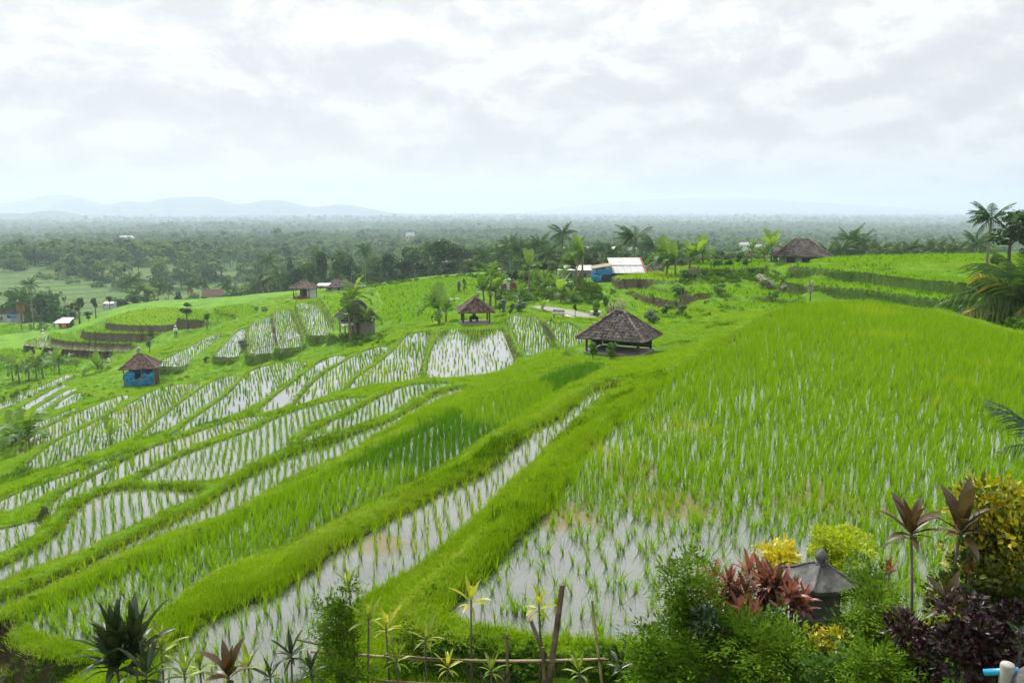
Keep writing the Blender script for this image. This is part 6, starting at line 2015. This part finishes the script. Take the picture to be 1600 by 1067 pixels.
MORE = [ # px, top, t, width px, kind, label
 (884,392,128,30,'broad_l','light tree behind the large ragged banana plant, nearer rank'), (872,412,118,26,'broad','dark low tree under the tall thin palm, nearer rank'), (918,398,120,26,'broad','dark tree left of the blue tarpaulin, nearer rank'),
 (842,418,112,28,'broad_l','light bushy tree above the road bend'), (800,420,118,30,'broad','dark tree right behind the pale shrine'), (778,424,118,26,'broad_l','light tree left behind the pale shrine'), (822,412,122,28,'broad','dark tree behind the long stemmed banana'),
 (1016,398,125,26,'broad_l','light tree behind the blackish hut'), (1040,400,122,26,'broad','dark tree left of the ridge banana clump, nearer rank'), (1062,398,126,24,'broad_l','light tree inside the ridge banana clump'), (1102,400,120,26,'broad','dark tree right beside the ridge banana clump, nearer rank'),
 (1142,402,112,26,'broad_l','light tree left of the bottle shaped plant, nearer rank'), (1178,398,112,24,'broad','dark tree between the bottle shaped plant and the tiled house'), (940,410,116,20,'broad_l','light tree close behind the blue tarpaulin'), (1296,388,118,26,'broad','dark tree right beside the tiled house')]
for i, (px, ty, t, w, k, lb) in enumerate(MORE):
    tree('broadleaf_tree', 'tree', px, ty, t, w, lb, 620 + i, 'trees on the ridge and beyond', k, .9)
for i, (px, ty, t, L, lb, kw) in enumerate((
 (898, 372, 135, 3.4, 'palm half hidden by the large ragged banana plant', {}), (955, 378, 138, 3.2, 'small palm between upright and windblown palms', {}), (1052, 378, 136, 3.2, 'palm in the left of the ridge banana clump', {}), (1075, 382, 140, 3.0, 'palm behind the middle of the ridge banana clump', {}),
 (785, 382, 150, 3.4, 'palm left of the three feathery ones', {}), (1368, 376, 132, 3.4, 'palm between palm clump and flat topped tree', {}), (1398, 380, 128, 3.0, 'low palm under the flat topped tree', {}), (1468, 378, 128, 3.2, 'low palm right of the spreading palm on the right skyline', {}))):
    palm(px, ty, t, L * .9, lb, 180 + i, GP, nf=18, **kw)

TREES = [ # px, top, t, width, kind, crown fraction, label
 (295,471,126,30,'broad',.42,'small round headed tree with a bare trunk on the left terraces'),
 (325,487,124,14,'broad_l',.45,'slim young tree right of the round headed one'),
 (127,460,178,20,'broad',.6,'dark upright tree above the field shed with the orange sheet'),
 (117,472,172,18,'broad',.7,'dark bushy tree left of the upright one above the field shed'),
 (153,462,176,15,'broad',.55,'dark egg shaped tree second from the field shed'),
 (176,460,186,13,'broad',.5,'dark egg shaped tree third from the field shed'),
 (141,486,158,17,'broad',.65,'small dark tree just right of the field shed'),
 (88,470,172,26,'bush',.85,'spiky green bush left of the field shed'),
 (105,488,168,14,'broad',.85,'low dark bush behind the field shed'),
 (216,458,196,20,'broad',.7,'round green tree under the large dark palm'),
 (233,526,103,16,'bush_grey',.6,'pale young tree above the hut wrapped in blue'),
 (379,531,86,25,'bush_grey',.85,'grey green shrub beside the bright flooded terrace'),
 (404,477,128,9,'bush',.8,'small bush on the upper left field'),
 (415,478,122,16,'bush_grey',.85,'grey bush left of the narrow upper terraces'),
 (320,556,84,14,'bush',.9,'leafy plant on the dark bank above the left paddies'),
 (17,628,82,17,'bush_grey',.95,'round grey bush on the lower left slope'),
 (726,432,117,8,'bush',.8,'small reddish bush beside the black shrine'),
 (781,456,84,24,'bush',.95,'dark rounded bush right of the small shelter'),
 (810,464,80,30,'bush_grey',.95,'blue green bush left of the road'),
 (798,470,79,16,'bush',.95,'small leafy bush between the dark and the blue green one'),
 (932,452,70,22,'bush',.95,'dark bush on the slope left of the pale variegated shrub'),
 (945,442,84,18,'bush',.95,'dark bush below the blue tarpaulin shed'),
 (957,450,53,46,'bush_pale',.9,'large pale variegated shrub behind the broad tiled shelter'),
 (898,472,70,9,'broad',.55,'tiny dark crowned tree at the road side'),
 (1068,432,92,30,'bush',.95,'rough green bush on the bank below the banana clump'),
 (1112,420,92,34,'bush',.95,'dark leafy bush right of the banana clump'),
 (1130,408,93,28,'bush',.95,'bright leafy bush on the ridge, second right of the banana clump'),
 (1150,392,94,20,'broad_l',.9,'upright leafy shrub left of the bottle shaped plant'),
 (1160,402,92,22,'bush',.95,'leafy shrub at the foot of the bottle shaped plant'),
 (1180,420,86,26,'bush',.95,'green shrub below the tiled house'),
 (1195,424,82,44,'bush_pale',.95,'pale variegated hedge below the tiled house'),
 (1222,436,76,22,'bush_pale',.9,'pale variegated bush at the right end of the hedge'),
 (1208,452,72,20,'bush',.6,'thin stemmed bush standing on the gully bank'),
 (1060,448,84,36,'bush',.95,'rounded bush on the middle of the right bank'),
 (1122,462,76,30,'bush',.95,'dark bush low on the right bank'),
 (1262,432,66,14,'bush_pale',.55,'small pale leafed tree on the right gully bank'),
 (1060,478,62,30,'bush',.95,'low green bush left of the brown cut bank'),
 (1020,486,58,40,'bush_grey',.95,'spreading bush right of the broad tiled shelter'),
 (1040,474,66,30,'bush',.95,'green bush above the spreading one by the broad shelter'),
 (927,533,42.2,28,'bush',.95,'low dark bush at the left front of the broad tiled shelter'),
 (955,532,41.8,30,'bush',.95,'low leafy bush in front of the broad tiled shelter'),
 (1564,320,66,112,'broad',.62,'leafy tree with a spreading crown at the right edge'),
 (1592,345,64,60,'broad',.7,'second leafy crown at the right edge behind the palm fronds'),
 (1540,395,62,40,'broad',.95,'dense dark shrub under the leafy tree at right'),
 (1545,425,48,100,'broad',.95,'dark tangled bush behind the yellowing palm fronds'),
 (1575,470,41,80,'broad_l',.95,'tangled bush at the foot of the yellowing palm'),
 (1498,462,52,22,'bush_grey',.95,'grey twiggy bush left of the yellowing palm'),
]
for i, (px, ty, t, w, k, cf, lb) in enumerate(TREES):
    nm = 'bush' if ('bush' in lb.split() or 'shrub' in lb or 'hedge' in lb) else 'broadleaf_tree'
    tree(nm, 'bush' if nm == 'bush' else 'tree', px, ty, t, w, lb, 700 + i, None, k, cf, forks=2 if cf > .9 else 4)
# ------------------------------------------------------------------ the garden edge in the foreground
# stone shrine among the shrubs
c = at_t(1281, 905, 8.0)
g0 = float(gz(c.x, c.y))
o = empty('stone_shrine', (c.x, c.y, g0), R(14), 'dark stone shrine with a knobbed hip roof among the garden shrubs', 'shrine')
ze = c.z - g0                                              # eave height
pw = .27
MB().box((0, 0, .08), (.62, .62, .4), bev=.03).build('base', M['stone'], o)
MB().box((0, 0, .34), (.48, .48, .14), bev=.025).build('plinth', M['stone'], o)
mb = MB(); mb.box((0, 0, .40 + (ze - .50) / 2), (pw, pw, ze - .46), bev=.02); mb.build('pillar', M['stone'], o)
MB().box((0, 0, ze - .34), (.40, .40, .05), bev=.012).build('moulding', M['stone'], o)
MB().box((0, 0, ze - .065), (.36, .36, .06), bev=.012).build('capital', M['stone'], o)
mb = MB()
ev, N_ = .27, 6
ringz = [(0, 1.0), (.035, 1.02), (.10, .68), (.165, .38), (.20, .15)]
vs, fs = [], []
for z, k in ringz:                                         # four-sided roof with a slight upward sweep at the corners
    for s_ in range(4):
        for i in range(N_):
            f = i / N_
            a0, a1 = [(-1, -1), (1, -1), (1, 1), (-1, 1)][s_], [(-1, -1), (1, -1), (1, 1), (-1, 1)][(s_ + 1) % 4]
            x, y = a0[0] + (a1[0] - a0[0]) * f, a0[1] + (a1[1] - a0[1]) * f
            lift = .03 * (2 * abs(f - .5)) ** 2 * (1 if z < .05 else 0)
            vs.append((x * ev * k, y * ev * k, z + lift))
n4 = 4 * N_
for r_ in range(len(ringz) - 1):
    for i in range(n4):
        fs.append((r_ * n4 + i, r_ * n4 + (i + 1) % n4, (r_ + 1) * n4 + (i + 1) % n4, (r_ + 1) * n4 + i))
fs.append(tuple(range(n4))[::-1]); fs.append(tuple(range((len(ringz) - 1) * n4, len(ringz) * n4)))
mb.add(vs, fs)
rf_ = mb.build('roof', M['stone'], o); rf_.location = (0, 0, ze - .03)
mb = MB(); mb.tube([(0, 0, .18), (0, 0, .215), (0, 0, .22), (0, 0, .25), (0, 0, .28), (0, 0, .31), (0, 0, .335), (0, 0, .36)], [.062, .05, .035, .052, .060, .050, .028, .012], 12)
mb.build('finial', M['stone'], rf_, True)
for sx, sy in ((-1, -1), (1, -1), (1, 1), (-1, 1)):
    mb = MB(); mb.tube([(sx * ev * 1.0, sy * ev * 1.0, .07), (sx * ev * .66, sy * ev * .66, .115), (sx * ev * .15, sy * ev * .15, .205)], [.014, .013, .011], 6); mb.build('hip_rib', M['stone'], rf_)

# bamboo fence
def cane(name, p0, p1, t0, t1, r, parent, org, mat='bamboo', nodes=5):
    a, b_ = at_t(*p0, t0) - org, at_t(*p1, t1) - org
    mb = MB()
    L = (b_ - a).length
    pts, rad = [], []
    for k in range(nodes + 1):
        for e, s_ in ((0, 1.0), (.04, 1.16), (.08, 1.0)) if k else ((0, 1.0),):
            f = min(1, (k + e) / (nodes + .1))
            pts.append(a.lerp(b_, f) + Vector((0, 0, -.02 * math.sin(math.pi * f) * L)))
            rad.append(r * s_ * (1 - .15 * f))
    mb.tube(pts, rad, 9)
    return mb.build(name, M[mat], parent, True)
org = at_t(720, 1050, 8.3); org.z = float(gz(org.x, org.y))
fence = empty('bamboo_fence', org, 0, 'broken bamboo fence at the near edge of the big paddy', 'fence')
cane('rail', (485, 1017), (948, 1029), 8.35, 8.25, .016, fence, org)
cane('rail', (600, 1023), (953, 1030), 8.3, 8.22, .012, fence, org, 'bamboo_dark')
cane('rail', (462, 998), (560, 1016), 8.45, 8.4, .012, fence, org, 'bamboo_dark', 3)
cane('rail', (538, 1057), (728, 1068), 8.1, 8.1, .013, fence, org, 'bamboo_dark', 3)
cane('post', (855, 1085), (879, 912), 8.25, 8.3, .034, fence, org, 'bamboo_dark', 4)
cane('post', (852, 1026), (829, 968), 8.3, 8.3, .024, fence, org, 'bark', 2)
cane('post', (942, 1080), (925, 937), 8.2, 8.3, .014, fence, org, 'bamboo', 5)
cane('post', (794, 1080), (792, 990), 8.25, 8.25, .016, fence, org, 'bamboo_dark', 3)
cane('post', (852, 1085), (848, 1010), 8.22, 8.22, .02, fence, org, 'bamboo_dark', 3)
cane('post', (545, 1080), (552, 1008), 8.35, 8.35, .016, fence, org, 'bamboo_dark', 3)
# gnarled stump beside it
b = at_t(636, 1062, 8.15); b.z = float(gz(b.x, b.y))
mb = MB(); mb.tube([(0, 0, -.1), (.01, 0, .12), (-.02, 0, .24), (-.06, 0, .36)], [.05, .04, .038, .02], 8); mb.tube([(0, 0, .2), (.07, 0, .3), (.13, .01, .38)], [.03, .024, .012], 7); mb.tube([(-.01, 0, .26), (.02, .03, .36)], [.022, .01], 6)
o = mb.build('dead_stump', M['bark'], None, True); o.location = b; tag(o, 'forked dead stump standing at the bamboo fence', 'stump')
# dry twigs
for k, (px, py, lb) in enumerate(((765, 1010, 'dry bare twigs left of the thick bamboo post'), (885, 1062, 'dark bare twigs at the foot of the thick bamboo post'))):
    rr = random.Random(40 + k)
    b = at_t(px, py, 8.2); b.z = float(gz(b.x, b.y))
    mb = MB()
    for i in range(9):
        a = rr.uniform(0, 6.28); L = rr.uniform(.3, .65)
        tip = Vector((math.cos(a) * .28 * L / .5, math.sin(a) * .12, L))
        mb.tube([(0, 0, -.05), tip * .5 + Vector((rr.uniform(-.04, .04), 0, 0)), tip], [.007, .005, .002], 5)
        mb.tube([tip * .6, tip * .8 + Vector((rr.uniform(-.1, .1), 0, .08))], [.004, .0015], 4)
    o = mb.build('dry_twigs', M['bark']); o.location = b; tag(o, lb, 'twigs')

# cordylines along the fence, left to right
GC = 'cordylines planted along the garden edge'
COR = [ # px, py (middle of tuft), t, leaf length, material, n, heads, radius, label, spread
 (203,1015,7.4,.50,'cord_dark',24,3,.14,'large dark bronze cordyline clump at the lower left',(1.5,.35)),
 (252,1012,7.6,.34,'cord_green',14,1,0,'green cordyline right beside the large dark clump',(1.45,-.1)),
 (288,1052,7.3,.30,'cord_green',12,1,0,'low green cordyline at the bottom edge right of the dark clump',(1.4,-.2)),
 (357,1052,7.2,.34,'cord_bronze',11,1,0,'bronze leaved cordyline at the bottom edge',(1.5,.2)),
 (388,1040,7.5,.24,'cord_green',12,1,0,'small green cordyline right of the bronze leaved one',(1.4,-.3)),
 (455,1022,7.9,.24,'cord_dark',18,1,0,'dark spiky cordyline on a thin stem left of the bamboo rails',(1.45,-.7)),
 (545,915,8.3,.26,'cord_green',11,1,0,'cordyline tuft rising above the feathery bush at the fence',(1.45,.1)),
 (576,968,8.1,.30,'cord_green',12,1,0,'yellow green cordyline right of the feathery bush',(1.45,-.2)),
 (603,980,8.2,.28,'cord_yellow',11,1,0,'yellow leaved cordyline above the left end of the rails',(1.45,-.3)),
 (665,996,8.2,.24,'cord_green',12,1,0,'cordyline with drooping leaves behind the middle of the rails',(1.4,-.6)),
 (736,938,8.4,.28,'cord_yellow',11,1,0,'tall cordyline on a bare stem, left one standing against the water',(1.5,-.4)),
 (842,946,8.4,.27,'cord_yellow',13,1,0,'tall cordyline on a bare stem beside the thick bamboo post',(1.5,-.5)),
 (422,1056,7.4,.20,'cord_dark',10,1,0,'tiny dark cordyline at the bottom edge',(1.4,-.2)),
]
for i, (px, py, t, L, mt, n, hd, rd, lb, sp) in enumerate(COR):
    rosette('cordyline', px, py, t, L, mt, lb, 900 + i, GC, n, heads=hd, rad=rd, spread=sp)
# red and bronze ones at the right
rosette('red_cordyline', 1172, 925, 7.9, .24, 'cord_red', 'spreading clump of red cordylines left of the stone shrine', 950, None, 13, heads=22, rad=.36, spread=(1.4, -.6), mats=['cord_red', 'cord_red', 'cord_bronze'])
rosette('bronze_cordyline', 1424, 828, 7.0, .36, 'cord_bronze', 'bronze cordyline with broad leaves left of the yellow croton', 951, None, 18, spread=(1.5, -.25), lean=.25)
rosette('bronze_cordyline', 1502, 824, 6.9, .40, 'cord_bronze', 'bronze cordyline standing right in front of the yellow croton', 952, None, 16, spread=(1.5, .0), lean=-.1)
rosette('red_cordyline', 1389, 893, 7.4, .15, 'cord_red', 'red budding cordyline on a thick trunk right of the lime shrub', 953, None, 15, spread=(1.5, .7))
rosette('bronze_cordyline', 1482, 940, 6.6, .30, 'cord_bronze', 'dark bronze cordyline low among the purple shrubs', 954, None, 16, spread=(1.3, -.5))
rosette('bronze_cordyline', 1515, 893, 6.8, .20, 'cord_red', 'small red cordyline inside the yellow croton', 955, None, 9, spread=(1.5, .4))
c = at_t(1389, 905, 7.4); g0 = float(gz(c.x, c.y))

rosette('red_cordyline', 1238, 930, 7.6, .20, 'cord_red', 'low red cordylines close to the left side of the stone shrine', 956, None, 12, heads=9, rad=.2, spread=(1.4, -.5), mats=['cord_red', 'cord_bronze'])
rosette('red_cordyline', 1130, 915, 8.0, .18, 'cord_red', 'pale red cordyline at the left end of the red clump', 957, None, 12, heads=6, rad=.16, spread=(1.4, -.5))
for k, (px, py, t, L, mt, lb) in enumerate(((312, 1040, 7.7, .26, 'cord_green', 'green cordyline at the bottom edge left of the bronze leaved one'), (486, 1046, 7.8, .24, 'cord_dark', 'dark cordyline under the left tip of the rails'), (620, 1030, 8.1, .22, 'cord_green', 'green cordyline in front of the dead stump'),
   (700, 1040, 8.0, .22, 'cord_yellow', 'low yellow cordyline below the middle of the rails'), (768, 1046, 8.0, .20, 'cord_green', 'low green cordyline left of the thick bamboo post'), (905, 1048, 7.9, .22, 'cord_green', 'low green cordyline right of the thick bamboo post'), (970, 1040, 7.8, .24, 'cord_dark', 'dark cordyline between the fence end and the shrubs'), (228, 1050, 7.1, .36, 'cord_dark', 'dark cordyline at the foot of the large dark clump'))):
    rosette('cordyline', px, py, t, L, mt, lb, 970 + k, GC, 14, spread=(1.45, -.3))

# shrubs
GS = 'shrubs of the garden edge'
foliage_bush('feathery_shrub', 528, 975, 8.2, 66, 125, 'marigold', 'feathery green bush growing through the left end of the fence', 60, .055, 330, GS, pinnate=True, lobes=8)
foliage_bush('feathery_shrub', 540, 1050, 8.0, 120, 60, 'marigold', 'low feathery bush under the left end of the fence', 61, .062, 208, GS, pinnate=True)
foliage_bush('feathery_shrub', 1072, 950, 7.6, 100, 150, 'marigold', 'tall feathery green bush at the left end of the shrubs', 62, .062, 560, GS, pinnate=True, lobes=11)
foliage_bush('feathery_shrub', 1045, 1040, 7.2, 120, 110, 'marigold', 'feathery green bush spilling over the bottom left of the shrubs', 63, .062, 448, GS, pinnate=True)
foliage_bush('feathery_shrub', 1160, 1028, 7.2, 160, 116, 'marigold', 'wide feathery green bush in front of the red cordylines', 64, .062, 720, GS, pinnate=True, lobes=12)
foliage_bush('feathery_shrub', 1245, 1052, 6.9, 120, 90, 'marigold', 'feathery green bush below the stone shrine', 65, .062, 448, GS, pinnate=True)
foliage_bush('feathery_shrub', 1362, 990, 7.1, 115, 130, 'marigold', 'feathery green bush right of the stone shrine', 66, .062, 656, GS, pinnate=True, lobes=12)
foliage_bush('leafy_shrub', 1350, 908, 8.0, 90, 70, 'bush', 'small leaved green shrub under the lime shrub', 67, .05, 1100, GS)
foliage_bush('leafy_shrub', 1300, 1050, 6.6, 130, 80, 'bush', 'dark leaved shrub at the bottom edge below the shrine', 68, .055, 1000, GS)
foliage_bush('leafy_shrub', 1110, 990, 7.3, 90, 70, 'shadeleaf', 'deep green leafy shrub between the feathery bushes', 80, .06, 420, GS)
foliage_bush('leafy_shrub', 1215, 985, 7.3, 80, 60, 'bush', 'mid green leafy shrub below the red cordylines', 81, .055, 420, GS)
foliage_bush('orange_croton', 1290, 1010, 7.0, 70, 50, 'croton', 'croton with orange and green leaves below the shrine', 82, .06, 260, GS)
foliage_bush('lime_shrub', 1318, 858, 8.7, 120, 62, 'lime', 'domed lime yellow shrub behind the stone shrine', 69, .045, 2600, GS, lobes=12)
foliage_bush('yellow_croton', 1208, 878, 8.5, 84, 56, 'croton_y', 'yellow and green croton between red cordylines and shrine', 70, .085, 300, GS, lobes=8)
foliage_bush('leafy_shrub', 1212, 900, 8.55, 96, 60, 'bush', 'green leaves beneath the yellow croton', 71, .07, 420, GS)
foliage_bush('croton_shrub', 1550, 825, 7.0, 170, 165, 'croton', 'large croton shrub with yellow and green leaves at the right edge', 72, .07, 2600, GS, lobes=22)
foliage_bush('croton_shrub', 1540, 905, 6.9, 180, 160, 'croton_d', 'darker croton growth under the large yellow one', 73, .07, 2400, GS, lobes=18)
foliage_bush('purple_shrub', 1530, 1010, 6.2, 190, 140, 'purple', 'dark purple leaved shrub at the bottom right', 74, .06, 3000, GS, lobes=16)
foliage_bush('purple_shrub', 1420, 1015, 6.4, 120, 130, 'purple', 'dark purple shrub left of the bigger purple one', 75, .055, 1500, GS, lobes=10)
foliage_bush('fern_patch', 1468, 985, 6.5, 48, 44, 'lime', 'bright green ferny patch among the purple leaves', 76, .03, 500, GS)
foliage_bush('leafy_shrub', 1360, 1045, 6.3, 90, 70, 'marigold', 'feathery sprigs at the bottom edge left of the purple shrubs', 77, .062, 240, GS, pinnate=True)
# broad green leaf at the right edge
rosette('broad_leaf_plant', 1596, 1000, 6.0, .17, 'shadeleaf', 'broad green leaves at the right edge above the pipe', 960, None, 6, spread=(1.2, .1), scale_w=2.2, cat='plant')
# pinnate fronds reaching in from the right edge
b = at_t(1640, 700, 6.2); zt = b.z; b.z = float(gz(b.x, b.y))
o = empty('young_palm', b, 0, 'young palm whose dark frond tips reach in at the right edge', 'palm tree')
MB().tube([(0, 0, -.2), (0.02, 0, (zt - b.z) * .6), (0, 0, zt - b.z)], [.05, .045, .035], 8).build('trunk', M['palm_trunk'], o, True)
fm = frond_mesh('frond', M['shadeleaf'], .9, .5, rf, 16, .34)
for az, el, L in ((176, 52, .58), (184, 14, .42), (140, 50, .6), (80, 45, .6), (20, 40, .6), (300, 45, .6), (240, 55, .55)):
    put(fm, 'frond', o, (0, 0, zt - b.z), R(az), R(el), L, R(-20))
# concrete post with a blue pipe
b = at_t(1570, 1080, 5.0); zt = at_t(1570, 1032, 5.0).z; b.z = float(gz(b.x, b.y))
o = empty('concrete_post', b, R(10), 'short concrete post at the bottom right corner', 'post')
hh = zt - b.z
mb = MB(); mb.tube([(0, 0, -.1), (0, 0, hh - .01), (0, 0, hh)], [.045, .042, .036], 14); mb.build('shaft', M['concrete'], o, True)
MB().box((0, 0, .0), (.16, .16, .2), bev=.02).build('footing', M['concrete'], o)
a, b2 = at_t(1537, 1050, 5.05), at_t(1592, 1047, 4.95)
mb = MB(); mb.tube([a, b2], .021, 12); 
o = mb.build('water_pipe', M['pipe'] if 'pipe' in M else M['tarp'], None, True); tag(o, 'blue plastic pipe held at the concrete post', 'pipe')
b = at_t(1640, 1075, 4.9)
mb = MB(); vs = []
rr = random.Random(9)
bm = bmesh.new(); bmesh.ops.create_icosphere(bm, subdivisions=3, radius=.22)
for v_ in bm.verts:
    v_.co = Vector((v_.co.x * 1.0, v_.co.y * .8, v_.co.z * .75)) * (1 + .10 * float(vnoise(np.array(v_.co.x * 9), np.array(v_.co.z * 9 + v_.co.y * 7), 1.)))
me_ = bpy.data.meshes.new('boulder'); bm.to_mesh(me_); bm.free(); me_.materials.append(M['stone'])
o = link(bpy.data.objects.new('boulder', me_)); o.location = b; tag(o, 'grey rock at the bottom right corner beside the post', 'rock')
MB_ = MB().box((0, 0, -.5), (.3, .3, 1.2)).build('rock_base', M['stone'], o); MB_.location = (0, .05, -.2)
